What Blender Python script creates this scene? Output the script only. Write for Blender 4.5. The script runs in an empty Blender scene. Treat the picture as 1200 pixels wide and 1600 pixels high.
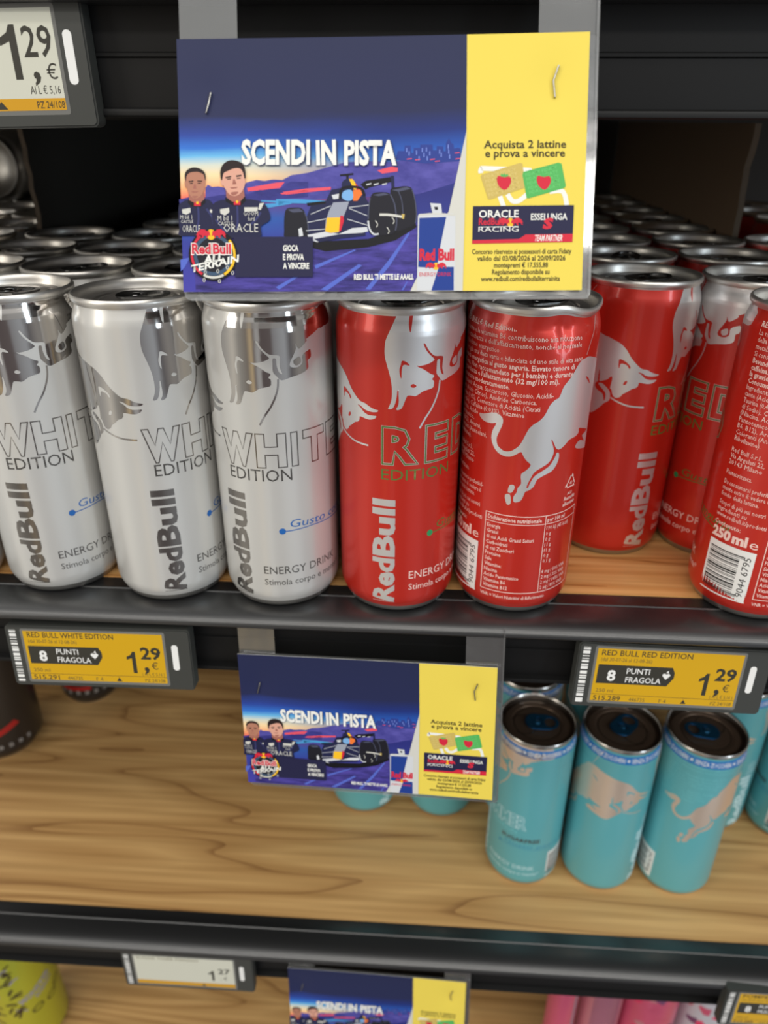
import bpy, bmesh, math, random
from math import sin, cos, pi, radians
from mathutils import Vector, Matrix
from mathutils.geometry import tessellate_polygon

random.seed(7)
S = 0.001                      # the drawing unit is one millimetre
SC = bpy.context.scene
COL = SC.collection

# ------------------------------------------------------------------ camera
F_PX, PITCH, YAW, ROLL, CAM_Z = 1174.37, radians(27.58), radians(3.22), radians(0.267), 199.1
fw = Vector((-sin(YAW)*cos(PITCH), cos(YAW)*cos(PITCH), -sin(PITCH)))
rt0 = Vector((cos(YAW), sin(YAW), 0)); up0 = rt0.cross(fw)
rt = cos(ROLL)*rt0 + sin(ROLL)*up0; up = -sin(ROLL)*rt0 + cos(ROLL)*up0
cd = bpy.data.cameras.new('camera'); cam = bpy.data.objects.new('camera', cd); COL.objects.link(cam)
cam.matrix_world = Matrix(((rt.x, up.x, -fw.x, 0), (rt.y, up.y, -fw.y, 0), (rt.z, up.z, -fw.z, CAM_Z*S), (0, 0, 0, 1)))
cd.sensor_fit = 'VERTICAL'; cd.sensor_height = 36; cd.lens = F_PX*36/1600
cd.clip_start = 0.01; cd.clip_end = 50
cd.dof.use_dof = True; cd.dof.focus_distance = 0.275; cd.dof.aperture_fstop = 11.0
SC.camera = cam

# ------------------------------------------------------------------ light
SC.view_settings.view_transform = 'Standard'; SC.view_settings.look = 'None'
SC.view_settings.gamma = 1; SC.view_settings.use_curve_mapping = False
SC.view_settings.exposure = -0.13
world = bpy.data.worlds.new('store'); SC.world = world; world.use_nodes = True
nt = world.node_tree; nt.nodes.clear()
wo = nt.nodes.new('ShaderNodeOutputWorld'); bg = nt.nodes.new('ShaderNodeBackground')
tc = nt.nodes.new('ShaderNodeTexCoord'); sx = nt.nodes.new('ShaderNodeSeparateXYZ')
mr = nt.nodes.new('ShaderNodeMapRange'); cr = nt.nodes.new('ShaderNodeValToRGB')
mr.inputs['From Min'].default_value = -1; mr.inputs['From Max'].default_value = 1
nt.links.new(tc.outputs['Generated'], sx.inputs[0]); nt.links.new(sx.outputs['Z'], mr.inputs['Value'])
nt.links.new(mr.outputs[0], cr.inputs[0])
def stops(ramp, lst):
    el = ramp.color_ramp.elements
    el[0].position, el[0].color = lst[0][0], (*lst[0][1], 1); el[1].position, el[1].color = lst[-1][0], (*lst[-1][1], 1)
    for p_, c_ in lst[1:-1]: n_ = el.new(p_); n_.color = (*c_, 1)
stops(cr, [(0, (.34, .31, .27)), (.40, (.30, .27, .24)), (.52, (.26, .24, .22)), (.62, (.42, .41, .39)), (.74, (.95, .94, .91)), (1, (.95, .95, .93))])
# the aisle opposite: shelves, gaps and lit fronts seen as bands round the horizon
az = nt.nodes.new('ShaderNodeValToRGB'); ma = nt.nodes.new('ShaderNodeMapRange'); ma.inputs['From Min'].default_value = -1; ma.inputs['From Max'].default_value = 1
nt.links.new(sx.outputs['X'], ma.inputs['Value']); nt.links.new(ma.outputs[0], az.inputs[0])
stops(az, [(0, (.42, .42, .42)), (.10, (.95, .90, .80)), (.17, (.50, .48, .44)), (.27, (.34, .30, .26)), (.33, (.85, .66, .40)), (.37, (.30, .26, .24)), (.41, (.62, .62, .62)), (.455, (.60, .58, .57)), (.47, (.17, .14, .14)),
           (.62, (.20, .17, .17)), (.66, (.40, .40, .42)), (.74, (.50, .52, .55)), (.80, (.55, .58, .62)), (.86, (.20, .19, .20)), (.93, (.42, .40, .38)), (1, (.3, .3, .3))])
mz = nt.nodes.new('ShaderNodeMapRange'); mz.inputs['From Min'].default_value = .12; mz.inputs['From Max'].default_value = .40; nt.links.new(sx.outputs['Z'], mz.inputs['Value'])
mm = nt.nodes.new('ShaderNodeMix'); mm.data_type = 'RGBA'; nt.links.new(mz.outputs[0], mm.inputs[0])
nt.links.new(az.outputs[0], mm.inputs[6]); nt.links.new(cr.outputs[0], mm.inputs[7])
nt.links.new(mm.outputs[2], bg.inputs['Color']); bg.inputs['Strength'].default_value = 0.85
nt.links.new(bg.outputs[0], wo.inputs[0])

def area(name, loc, target, sx_, sy_, power, color):
    l = bpy.data.lights.new(name, 'AREA'); l.shape = 'RECTANGLE'; l.size = sx_; l.size_y = sy_
    l.energy = power; l.color = color
    o = bpy.data.objects.new(name, l); COL.objects.link(o); o.location = loc
    o.rotation_euler = (Vector(target)-Vector(loc)).to_track_quat('-Z', 'Y').to_euler()
    return o
area('ceiling_lamp_row', (-0.3, -0.75, 1.75), (-0.3, -0.2, 0), 3.0, 0.16, 15, (1, 0.96, 0.9))
area('ceiling_lamp_row', (0.3, -2.2, 2.0), (0.2, 0.3, 0), 3.6, 0.25, 34, (1, 0.96, 0.9))
area('shop_window', (2.1, -1.55, 0.75), (0, 0.3, 0.0), 0.30, 1.9, 22, (0.78, 0.9, 1.0))
area('shop_window', (-2.3, -1.3, 0.9), (0, 0.3, 0.0), 0.8, 1.6, 20, (1.0, 0.93, 0.82))

# ------------------------------------------------------------------ materials
MATS = {}
def srgb(r, g, b):
    f = lambda c: c/12.92 if c <= .04045 else ((c+.055)/1.055)**2.4
    return (f(r/255), f(g/255), f(b/255), 1)
def mat(name, col, rough=.5, metal=0.0, spec=.5, coat=0.0, bump=0.0, bscale=300, alpha=None):
    if name in MATS: return MATS[name]
    m = bpy.data.materials.new(name); m.use_nodes = True; t = m.node_tree
    b = t.nodes['Principled BSDF']
    b.inputs['Base Color'].default_value = col; b.inputs['Roughness'].default_value = rough
    b.inputs['Metallic'].default_value = metal; b.inputs['Specular IOR Level'].default_value = spec
    b.inputs['Coat Weight'].default_value = coat; b.inputs['Coat Roughness'].default_value = .08
    if bump:
        tcn = t.nodes.new('ShaderNodeTexCoord'); no = t.nodes.new('ShaderNodeTexNoise'); bu = t.nodes.new('ShaderNodeBump')
        no.inputs['Scale'].default_value = bscale; no.inputs['Detail'].default_value = 4
        bu.inputs['Strength'].default_value = bump; bu.inputs['Distance'].default_value = .0004
        t.links.new(tcn.outputs['Object'], no.inputs['Vector']); t.links.new(no.outputs['Fac'], bu.inputs['Height'])
        t.links.new(bu.outputs[0], b.inputs['Normal'])
    MATS[name] = m
    return m
def wood(name, dark, mid, light, scale, ring, rough=.45):
    m = bpy.data.materials.new(name); m.use_nodes = True; t = m.node_tree; b = t.nodes['Principled BSDF']
    N = t.nodes.new; Lk = t.links.new
    tcn = N('ShaderNodeTexCoord'); mp = N('ShaderNodeMapping'); mp.inputs['Scale'].default_value = scale
    Lk(tcn.outputs['Object'], mp.inputs['Vector'])
    n1 = N('ShaderNodeTexNoise'); n1.inputs['Scale'].default_value = 1.0; n1.inputs['Detail'].default_value = 2; n1.inputs['Roughness'].default_value = .4
    Lk(mp.outputs[0], n1.inputs['Vector'])
    mul = N('ShaderNodeMath'); mul.operation = 'MULTIPLY'; mul.inputs[1].default_value = ring; Lk(n1.outputs['Fac'], mul.inputs[0])
    fr = N('ShaderNodeMath'); fr.operation = 'FRACT'; Lk(mul.outputs[0], fr.inputs[0])
    r1 = N('ShaderNodeValToRGB'); el = r1.color_ramp.elements
    el[0].position = 0; el[0].color = dark; el[1].position = 1; el[1].color = mid
    q = el.new(.10); q.color = mid; q = el.new(.5); q.color = light; q = el.new(.95); q.color = mid
    Lk(fr.outputs[0], r1.inputs[0])
    mp2 = N('ShaderNodeMapping'); mp2.inputs['Scale'].default_value = (5, 200, 200); Lk(tcn.outputs['Object'], mp2.inputs['Vector'])
    n2 = N('ShaderNodeTexNoise'); n2.inputs['Scale'].default_value = 1; n2.inputs['Detail'].default_value = 4; Lk(mp2.outputs[0], n2.inputs['Vector'])
    r2 = N('ShaderNodeValToRGB'); r2.color_ramp.elements[0].position = .35; r2.color_ramp.elements[0].color = (.72, .68, .62, 1)
    r2.color_ramp.elements[1].position = .62; r2.color_ramp.elements[1].color = (1, 1, 1, 1); Lk(n2.outputs['Fac'], r2.inputs[0])
    mx = N('ShaderNodeMix'); mx.data_type = 'RGBA'; mx.blend_type = 'MULTIPLY'; mx.inputs[0].default_value = .8
    Lk(r1.outputs[0], mx.inputs[6]); Lk(r2.outputs[0], mx.inputs[7]); Lk(mx.outputs[2], b.inputs['Base Color'])
    b.inputs['Roughness'].default_value = rough
    MATS[name] = m
    return m
def clear_plastic(name):
    m = bpy.data.materials.new(name); m.use_nodes = True; t = m.node_tree; t.nodes.clear(); N = t.nodes.new
    o = N('ShaderNodeOutputMaterial'); mix = N('ShaderNodeMixShader'); tr = N('ShaderNodeBsdfTransparent'); gl = N('ShaderNodeBsdfGlossy')
    tr.inputs['Color'].default_value = (.80, .81, .82, 1); gl.inputs['Roughness'].default_value = .12
    lw = N('ShaderNodeLayerWeight'); lw.inputs['Blend'].default_value = .25
    mp = N('ShaderNodeMath'); mp.operation = 'MULTIPLY_ADD'; mp.inputs[1].default_value = .7; mp.inputs[2].default_value = .14
    t.links.new(lw.outputs['Fresnel'], mp.inputs[0]); t.links.new(mp.outputs[0], mix.inputs[0])
    no = N('ShaderNodeTexNoise'); no.inputs['Scale'].default_value = 45; bu = N('ShaderNodeBump'); bu.inputs['Distance'].default_value = .001
    bu.inputs['Strength'].default_value = .4
    tcn = N('ShaderNodeTexCoord'); t.links.new(tcn.outputs['Object'], no.inputs['Vector'])
    t.links.new(no.outputs['Fac'], bu.inputs['Height']); t.links.new(bu.outputs[0], gl.inputs['Normal'])
    df = N('ShaderNodeBsdfDiffuse'); df.inputs['Color'].default_value = (.8, .8, .78, 1); m2 = N('ShaderNodeMixShader'); m2.inputs[0].default_value = .06
    t.links.new(tr.outputs[0], m2.inputs[1]); t.links.new(df.outputs[0], m2.inputs[2])
    t.links.new(m2.outputs[0], mix.inputs[1]); t.links.new(gl.outputs[0], mix.inputs[2]); t.links.new(mix.outputs[0], o.inputs[0])
    MATS[name] = m
    return m

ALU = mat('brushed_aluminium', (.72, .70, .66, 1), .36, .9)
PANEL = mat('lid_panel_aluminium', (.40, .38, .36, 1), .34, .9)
PANEL_REFLECTION = mat('lid_panel_painted_reflection', (.17, .115, .08, 1), .38, .75)  # brown is the shelf's warm reflection, put into the panel's base colour
ALU_DARK = mat('lid_aluminium', (.50, .48, .45, 1), .22, 1)
TAB = mat('tab_steel', (.30, .30, .30, 1), .2, 1)
TAB_BLUE = mat('blue_tab', (.02, .12, .24, 1), .22, .8)
BASE = mat('can_base_metal', (.40, .39, .37, 1), .38, .9)
DIVIDER_SHEET = mat('black_divider_sheet', (.085, .080, .070, 1), .7, 0, .3)
WHITE_PAINT = mat('pearl_white_print', (.66, .655, .63, 1), .30, .35, .5, .5)
FOIL = mat('mirror_silver_print', (.56, .54, .52, 1), .10, 1)
DARK_FOIL = mat('dark_silver_print', (.27, .255, .24, 1), .22, .9)
RED_PAINT = mat('metallic_red_print', (.60, .026, .014, 1), .34, .35, .5, .4)
RED_FOIL = mat('satin_silver_print', (.80, .79, .79, 1), .36, .72)
TURQ = mat('turquoise_print', (.12, .44, .49, 1), .40, .15, .5, .3)
COPPER = mat('copper_foil_print', (.86, .71, .59, 1), .36, .7)
SOFT_TURQ = mat('pale_turquoise_print', (.17, .56, .60, 1), .5)
BLUEBAND = mat('blue_band_print', (.015, .17, .50, 1), .5)
PALE = mat('pale_blue_print', (.55, .78, .82, 1), .5)
INK_WHITE = mat('white_print', (.80, .80, .78, 1), .5)
INK_PINK = mat('pale_pink_print', (.86, .62, .56, 1), .5)
INK_GREEN = mat('green_print', (.10, .16, .03, 1), .5)
INK_DGREEN = mat('bright_green_print', (.02, .30, .10, 1), .5)
INK_BLUE = mat('blue_print', (.01, .12, .42, 1), .5)
INK_GREY = mat('grey_print', (.09, .085, .08, 1), .35, .4)
INK_BLACK = mat('black_print', (.012, .012, .012, 1), .55)
BLACK_METAL = mat('black_powder_coat', (.010, .0102, .0108, 1), .36, 0, .9, .2, .10, 900)
CHANNEL_SHADE = mat('black_coat_recess_shade', (.0045, .0045, .0046, 1), .5, 0, .30)  # same coating as the rail, recess shade put into its darker colour
BLACK_SHEET = mat('black_sheet', (.045, .042, .037, 1), .6, 0, .3)
CARD_BROWN = mat('brown_cardboard', (.26, .18, .12, 1), .9, 0, .1, 0, .2, 60)
CARD_EDGE = mat('torn_cardboard_edge', (.16, .13, .10, 1), .9, 0, .1)
TAG_BODY = mat('charcoal_tag_plastic', (.040, .042, .038, 1), .5)
SCREEN_YEL = mat('yellow_e_paper', srgb(206, 160, 12), .35)
SCREEN_WHT = mat('white_e_paper', srgb(205, 205, 190), .35)
INK_TAG = mat('e_paper_ink', (.03, .028, .02, 1), .5)
INK_TAGL = mat('light_e_paper_ink', (.12, .09, .03, 1), .5)
OAK = wood('oak_laminate', srgb(150, 108, 64), srgb(190, 147, 92), srgb(210, 168, 110), (1.6, 17, 17), 11.0)
PINE = wood('pine_board', srgb(150, 96, 44), srgb(205, 150, 88), srgb(222, 174, 112), (2.5, 60, 30), 5.0)
CLEAR = clear_plastic('clear_plastic')
STAPLE = mat('staple_wire', (.36, .35, .32, 1), .3, 1)

# ------------------------------------------------------------------ helpers
def link(name, me, parent=None, mats=()):
    o = bpy.data.objects.new(name, me); COL.objects.link(o)
    for m in mats: me.materials.append(m)
    if parent: o.parent = parent
    return o
def thing(name, label=None, cat=None, group=None, loc=(0, 0, 0), rz=0):
    o = bpy.data.objects.new(name, None); COL.objects.link(o); o.empty_display_size = .01
    o.location = [c*S for c in loc]; o.rotation_euler = (0, 0, rz)
    tag(o, label, cat, group); return o
def tag(o, label=None, cat=None, group=None, kind=None):
    if label: o['label'] = label
    if cat: o['category'] = cat
    if group: o['group'] = group
    if kind: o['kind'] = kind
    return o
def mesh(name, verts, faces, mats, parent=None, midx=None, smooth=False):
    me = bpy.data.meshes.new(name); me.from_pydata([(x*S, y*S, z*S) for x, y, z in verts], [], faces)
    if midx: me.polygons.foreach_set('material_index', midx)
    if smooth: me.polygons.foreach_set('use_smooth', [True]*len(me.polygons))
    me.update()
    return link(name, me, parent, mats if isinstance(mats, (list, tuple)) else [mats])
def fix_normals(o):
    bm = bmesh.new(); bm.from_mesh(o.data); bmesh.ops.recalc_face_normals(bm, faces=bm.faces); bm.to_mesh(o.data); bm.free()
def auto_smooth(o, ang=35):
    me = o.data; bm = bmesh.new(); bm.from_mesh(me)
    for f in bm.faces: f.smooth = True
    for ed in bm.edges:
        if len(ed.link_faces) == 2 and ed.calc_face_angle(0) > radians(ang): ed.smooth = False
    bm.to_mesh(me); bm.free()
def lathe(name, prof, mats, parent=None, n=128, deform=None, cx=0, cy=0, ang=40):
    """prof: list of (radius, z); closes at the axis when radius is 0"""
    V, Fc = [], []
    rings = []
    for r, z in prof:
        if r < 1e-6:
            rings.append([len(V)]); V.append((cx, cy, z)); continue
        ring = []
        for i in range(n):
            a = 2*pi*i/n; p = (r*sin(a), -r*cos(a), z)
            if deform: p = deform(p)
            ring.append(len(V)); V.append((cx+p[0], cy+p[1], p[2]))
        rings.append(ring)
    for a, b in zip(rings[:-1], rings[1:]):
        for i in range(n):
            j = (i+1) % n
            if len(a) == 1 and len(b) == 1: continue
            if len(a) == 1: Fc.append((a[0], b[j], b[i]))
            elif len(b) == 1: Fc.append((a[i], a[j], b[0]))
            else: Fc.append((a[i], a[j], b[j], b[i]))
    o = mesh(name, V, Fc, mats, parent); auto_smooth(o, ang); return o
def box(name, x0, x1, y0, y1, z0, z1, m, parent=None, bevel=0.0, seg=2):
    bm = bmesh.new(); bmesh.ops.create_cube(bm, size=1)
    for v in bm.verts:
        v.co = Vector(((x0+x1)/2+v.co.x*(x1-x0), (y0+y1)/2+v.co.y*(y1-y0), (z0+z1)/2+v.co.z*(z1-z0)))*S
    if bevel: bmesh.ops.bevel(bm, geom=list(bm.edges), offset=bevel*S, segments=seg, affect='EDGES', profile=.5)
    me = bpy.data.meshes.new(name); bm.to_mesh(me); bm.free()
    return link(name, me, parent, [m])
def extrude_x(name, prof, x0, x1, m, parent=None, ang=30):
    n = len(prof); V = [(x0, y, z) for y, z in prof]+[(x1, y, z) for y, z in prof]
    Fc = [(i, (i+1) % n, n+(i+1) % n, n+i) for i in range(n)]+[tuple(range(n))[::-1], tuple(range(n, 2*n))]
    o = mesh(name, V, Fc, m, parent); fix_normals(o); auto_smooth(o, ang); return o
def smooth_pts(p, closed=True, k=3):
    n = len(p); out = []
    rng = range(n) if closed else range(n-1)
    for i in rng:
        if closed: a, b, c, d = p[i-1], p[i], p[(i+1) % n], p[(i+2) % n]
        else: a, b, c, d = p[max(i-1, 0)], p[i], p[i+1], p[min(i+2, n-1)]
        L_ = math.hypot(c[0]-b[0], c[1]-b[1])
        if L_ > 7: out.append(b); continue
        for j in range(k):
            t = j/k
            out.append(tuple(.5*(2*b[q]+(c[q]-a[q])*t+(2*a[q]-5*b[q]+4*c[q]-d[q])*t*t+(3*b[q]-a[q]-3*c[q]+d[q])*t**3) for q in (0, 1)))
    if not closed: out.append(p[-1])
    return out
def stroke_poly(p, w):
    p = smooth_pts(p, False, 3); Lf, Rt = [], []
    for i, q in enumerate(p):
        a = p[max(i-1, 0)]; b = p[min(i+1, len(p)-1)]
        dx, dy = b[0]-a[0], b[1]-a[1]; l = math.hypot(dx, dy) or 1
        Lf.append((q[0]-dy/l*w/2, q[1]+dx/l*w/2)); Rt.append((q[0]+dy/l*w/2, q[1]-dx/l*w/2))
    return Lf+Rt[::-1]
def ellipse(cx, cy, rx, ry, n=32, rot=0, a0=0, a1=2*pi):
    full = abs(a1-a0-2*pi) < 1e-6; m = n if full else n+1; out = []
    for i in range(m):
        a = a0+(a1-a0)*i/n; x, y = rx*cos(a), ry*sin(a)
        out.append((cx+x*cos(rot)-y*sin(rot), cy+x*sin(rot)+y*cos(rot)))
    return out
def rect(x0, y0, x1, y1): return [(x0, y0), (x1, y0), (x1, y1), (x0, y1)]
def rrect(x0, y0, x1, y1, r, n=5):
    out = []
    for cx, cy, a in ((x1-r, y1-r, 0), (x0+r, y1-r, pi/2), (x0+r, y0+r, pi), (x1-r, y0+r, 3*pi/2)):
        for i in range(n+1):
            b = a+pi/2*i/n; out.append((cx+r*cos(b), cy+r*sin(b)))
    return out

_tc = {}
def text_geo(s, bold=0.0, res=3):
    """2-D glyph faces of a line of text at size 1: verts, faces, bounds"""
    key = (s, bold, res)
    if key in _tc: return _tc[key]
    cu = bpy.data.curves.new('t', 'FONT'); cu.body = s; cu.size = 1; cu.offset = bold; cu.resolution_u = res
    cu.fill_mode = 'BOTH'
    o = bpy.data.objects.new('t', cu)
    me = o.to_mesh()
    V = [(v.co.x, v.co.y) for v in me.vertices]; Fc = [tuple(p.vertices) for p in me.polygons]
    o.to_mesh_clear(); bpy.data.objects.remove(o); bpy.data.curves.remove(cu)
    if not V: V, Fc = [(0, 0)], []
    xs = [v[0] for v in V]
    _tc[key] = (V, Fc, (min(xs), max(xs)))
    return _tc[key]

class Flat:
    """flat printed artwork: polygons and lettering with a material and a layer each"""
    def __init__(self): self.V, self.F, self.M, self.mats = [], [], [], []
    def mi(self, m):
        if m not in self.mats: self.mats.append(m)
        return self.mats.index(m)
    def poly(self, pts, m, layer=0, smooth=False):
        if smooth: pts = smooth_pts(pts)
        tris = tessellate_polygon([[Vector((x, y, 0)) for x, y in pts]]); o = len(self.V)
        self.V += [(x, y, layer) for x, y in pts]; k = self.mi(m)
        for t in tris:
            a, b, c = [pts[i] for i in t]
            if (b[0]-a[0])*(c[1]-a[1])-(b[1]-a[1])*(c[0]-a[0]) < 0: t = (t[0], t[2], t[1])
            self.F.append(tuple(o+i for i in t)); self.M.append(k)
    def stroke(self, pts, w, m, layer=0): 
        self.quadstrip(pts, w, m, layer)
    def quadstrip(self, p, w, m, layer):
        p = smooth_pts(p, False, 3); o = len(self.V); k = self.mi(m)
        for i, q in enumerate(p):
            a = p[max(i-1, 0)]; b = p[min(i+1, len(p)-1)]; dx, dy = b[0]-a[0], b[1]-a[1]; l = math.hypot(dx, dy) or 1
            self.V.append((q[0]-dy/l*w/2, q[1]+dx/l*w/2, layer)); self.V.append((q[0]+dy/l*w/2, q[1]-dx/l*w/2, layer))
        for i in range(len(p)-1):
            self.F.append((o+2*i, o+2*i+1, o+2*i+3, o+2*i+2)); self.M.append(k)
    def frame(self, x0, y0, x1, y1, w, m, layer=0):
        for a in (rect(x0, y0, x1, y0+w), rect(x0, y1-w, x1, y1), rect(x0, y0, x0+w, y1), rect(x1-w, y0, x1, y1)): self.poly(a, m, layer)
    def text(self, s, x, y, cap, m, layer=0, width=None, bold=0.0, rot=0.0, shear=0.0, align='L', res=2, squeeze=None):
        V, Fc, (a, b) = text_geo(s, bold, res)
        k = cap/.72; kx = k
        if squeeze: kx = k*squeeze
        if width: kx = width/(b-a)
        off = {'L': -a, 'C': -(a+b)/2, 'R': -b}[align]
        o = len(self.V); c_, s_ = cos(rot), sin(rot)
        for vx, vy in V:
            px, py = (vx+off)*kx+shear*vy*k, vy*k
            self.V.append((x+px*c_-py*s_, y+px*s_+py*c_, layer))
        i = self.mi(m)
        for f in Fc: self.F.append(tuple(o+q for q in f)); self.M.append(i)
    def text_outline(self, s, x, y, cap, m, w, layer=0, width=None, bold=0.0, res=2):
        V, Fc, (a, b) = text_geo(s, bold, res); ky = cap/.72; kx = width/(b-a) if width else ky
        key = {}; idx = []
        for v in V: idx.append(key.setdefault((round(v[0], 5), round(v[1], 5)), len(key)))
        P = [None]*len(key)
        for (px, py), i in key.items(): P[i] = (x+(px-a)*kx, y+py*ky)
        ed = {}
        for f in Fc:
            for i in range(len(f)):
                e_ = (idx[f[i]], idx[f[(i+1) % len(f)]])
                if (e_[1], e_[0]) in ed: del ed[(e_[1], e_[0])]
                else: ed[e_] = 1
        nxt = {a_: b_ for a_, b_ in ed}
        while nxt:
            st = next(iter(nxt)); loop = [st]; c_ = nxt.pop(st)
            while c_ != st and c_ in nxt: loop.append(c_); c_ = nxt.pop(c_)
            n = len(loop); o = len(self.V); k = self.mi(m); Q = [P[i] for i in loop]
            if n < 3: continue
            for i in range(n):
                (ax, ay), (bx, by), (cx, cy) = Q[i-1], Q[i], Q[(i+1) % n]
                d1 = math.hypot(bx-ax, by-ay) or 1; d2 = math.hypot(cx-bx, cy-by) or 1
                n1 = (-(by-ay)/d1, (bx-ax)/d1); n2 = (-(cy-by)/d2, (cx-bx)/d2); mx, my = n1[0]+n2[0], n1[1]+n2[1]; q = mx*mx+my*my
                g = min(2/q, 1.6) if q > .05 else 1
                self.V.append((bx+mx*g*w/2, by+my*g*w/2, layer)); self.V.append((bx-mx*g*w/2, by-my*g*w/2, layer))
            for i in range(n):
                j = (i+1) % n; self.F.append((o+2*i, o+2*i+1, o+2*j+1, o+2*j)); self.M.append(k)
    def build(self, name, parent, mapf, gap=.03, cut=None, cuts_y=()):
        bm = bmesh.new(); vs = [bm.verts.new((x, y, l*gap)) for x, y, l in self.V]
        for f, m in zip(self.F, self.M):
            try: q = bm.faces.new([vs[i] for i in f]); q.material_index = m
            except ValueError: pass
        if cut:
            xs = [v[0] for v in self.V]; x = math.floor(min(xs)/cut)*cut
            while x < max(xs):
                bmesh.ops.bisect_plane(bm, geom=bm.verts[:]+bm.edges[:]+bm.faces[:], plane_co=(x, 0, 0), plane_no=(1, 0, 0), dist=1e-6); x += cut
            for y in cuts_y:
                bmesh.ops.bisect_plane(bm, geom=bm.verts[:]+bm.edges[:]+bm.faces[:], plane_co=(0, y, 0), plane_no=(0, 1, 0), dist=1e-6)
        for v in bm.verts:
            p = mapf(v.co.x, v.co.y, v.co.z); v.co = Vector(p)*S
        if cut:
            for f in bm.faces: f.smooth = True
        me = bpy.data.meshes.new(name); bm.to_mesh(me); bm.free()
        return link(name, me, parent, self.mats)
def copy_tree(o, parent=None, skip=()):
    c = o.copy(); COL.objects.link(c)
    if parent: c.parent = parent
    for ch in o.children:
        if ch.name.split('.')[0] not in skip: copy_tree(ch, c)
    return c

# ------------------------------------------------------------------ shelving
X0, X1 = -560, 560
ZL = -296.2
def rail(y, z, name='front_rail'):
    return [(y+28, z-.4), (y+20.6, z-.4), (y+20.0, z-.1), (y+19.2, z-.1), (y+18.6, z-.5), (y+14, z-.6), (y+10, z-.9), (y+6.5, z-1.5), (y+3.6, z-2.5), (y+1.4, z-3.9), (y+.2, z-5.4), (y, z-6.6), (y+.6, z-7.4), (y+2, z-7.6), (y+28, z-7.6)]
def channel(y, z):
    return [(y+28, z-7.65), (y+11.5, z-7.65), (y+11.5, z-20.4), (y+10.7, z-20.8), (y+10.7, z-21.8), (y+11.5, z-22.2), (y+11.5, z-36.6), (y+8.8, z-37.2), (y+8.6, z-37.6), (y+8.6, z-39.0), (y+9.4, z-39.6), (y+28, z-39.6)]
def shelf(z, yf, boardm, label, ywood):
    t = thing('display_shelf', label, 'shelf', None, (0, 0, 0))
    box('shelf_board', X0, X1, ywood, 845, z-16, z, boardm, t)
    r = extrude_x('front_rail', rail(yf, z), X0, X1, BLACK_METAL, t); extrude_x('price_channel', channel(yf, z), X0, X1, CHANNEL_SHADE, r)
    box('support_tray', X0, X1, yf+28, 845, z-26, z-16.05, BLACK_SHEET, t)
    return t
shelf(0, 275.5, PINE, 'middle shelf with pine board and black rail carrying white and red cans', 303.8)
shelf(ZL, 303.0, OAK, 'lower oak-look shelf with a black front rail carrying the turquoise cans', 331.3)
shelf(239.0, 273.5, OAK, 'top black-railed shelf holding the large promotional card', 302)
t = thing('display_shelf', 'lowest oak-look shelf with the yellow-green and pink cans', 'shelf')
box('shelf_board', X0, X1, 331, 845, -656, -640, OAK, t); extrude_x('front_rail', rail(303, -640), X0, X1, BLACK_METAL, t)
tag(box('wall_back', X0, X1, 846, 856, -760, 420, BLACK_SHEET), kind='structure')

def sheet(name, x, y0, y1, z0, z1, th, m, em, label, side):
    """upright divider sheet with a ragged front edge"""
    n = 26; V, Fc, mi = [], [], []
    rnd = random.Random(5 if side < 0 else 9)
    off = [rnd.uniform(-1.6, 1.6)+(3.0*math.exp(-((i/n-.45)/.16)**2) if side < 0 else 2*math.sin(i*.9)) for i in range(n+1)]
    for i in range(n+1):
        z = z0+(z1-z0)*i/n; y = y0+off[i]
        V += [(x-th/2, y, z), (x+th/2, y, z), (x+th/2, y1, z), (x-th/2, y1, z)]
    for i in range(n):
        a = 4*i
        for q in range(4):
            p = (q+1) % 4; Fc.append((a+q, a+p, a+4+p, a+4+q)); mi.append(1 if q == 0 else 0)
    Fc += [(3, 2, 1, 0), (4*n, 4*n+1, 4*n+2, 4*n+3)]; mi += [0, 0]
    o = mesh(name, V, Fc, [m, em], None, mi); fix_normals(o); tag(o, label, 'divider'); return o
sheet('divider_panel', -248.5, 495, 842, .2, 198, 3.0, DIVIDER_SHEET, CARD_EDGE, 'black divider sheet standing between the left can blocks', -1)
sheet('cardboard_divider', 184.0, 492, 842, .2, 198, 3.5, CARD_BROWN, CARD_EDGE, 'brown cardboard divider at the right of the red can rows', 1)

# ------------------------------------------------------------------ electronic price tags
def mount(o, tl, rx, rz, ry, s=1.0):
    Rx = Matrix.Rotation(radians(rx), 4, 'X'); Rz = Matrix.Rotation(radians(rz), 4, 'Z'); Ry = Matrix.Rotation(radians(ry), 4, 'Y')
    o.matrix_world = Matrix.Translation(Vector(tl)*S) @ Rz @ Rx @ Ry @ Matrix.Scale(s, 4)
def on_face(y0): return lambda x, z, o: (x, y0-o, z)
def heart(f, cx, cy, r, m, L):
    f.poly([(cx+r*1.0*sin(a)**3, cy+r*.85*(cos(a)-.36*cos(2*a)-.12*cos(3*a)-.04*cos(4*a))) for a in [2*pi*i/28 for i in range(28)]], m, L)
def one(f, x, y, h, m, L):
    f.poly([(x+.27*h, y), (x+.43*h, y), (x+.43*h, y+h), (x+.31*h, y+h), (x+.24*h, y+.86*h), (x+.06*h, y+.76*h), (x+.06*h, y+.62*h), (x+.27*h, y+.70*h)], m, L)
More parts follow.
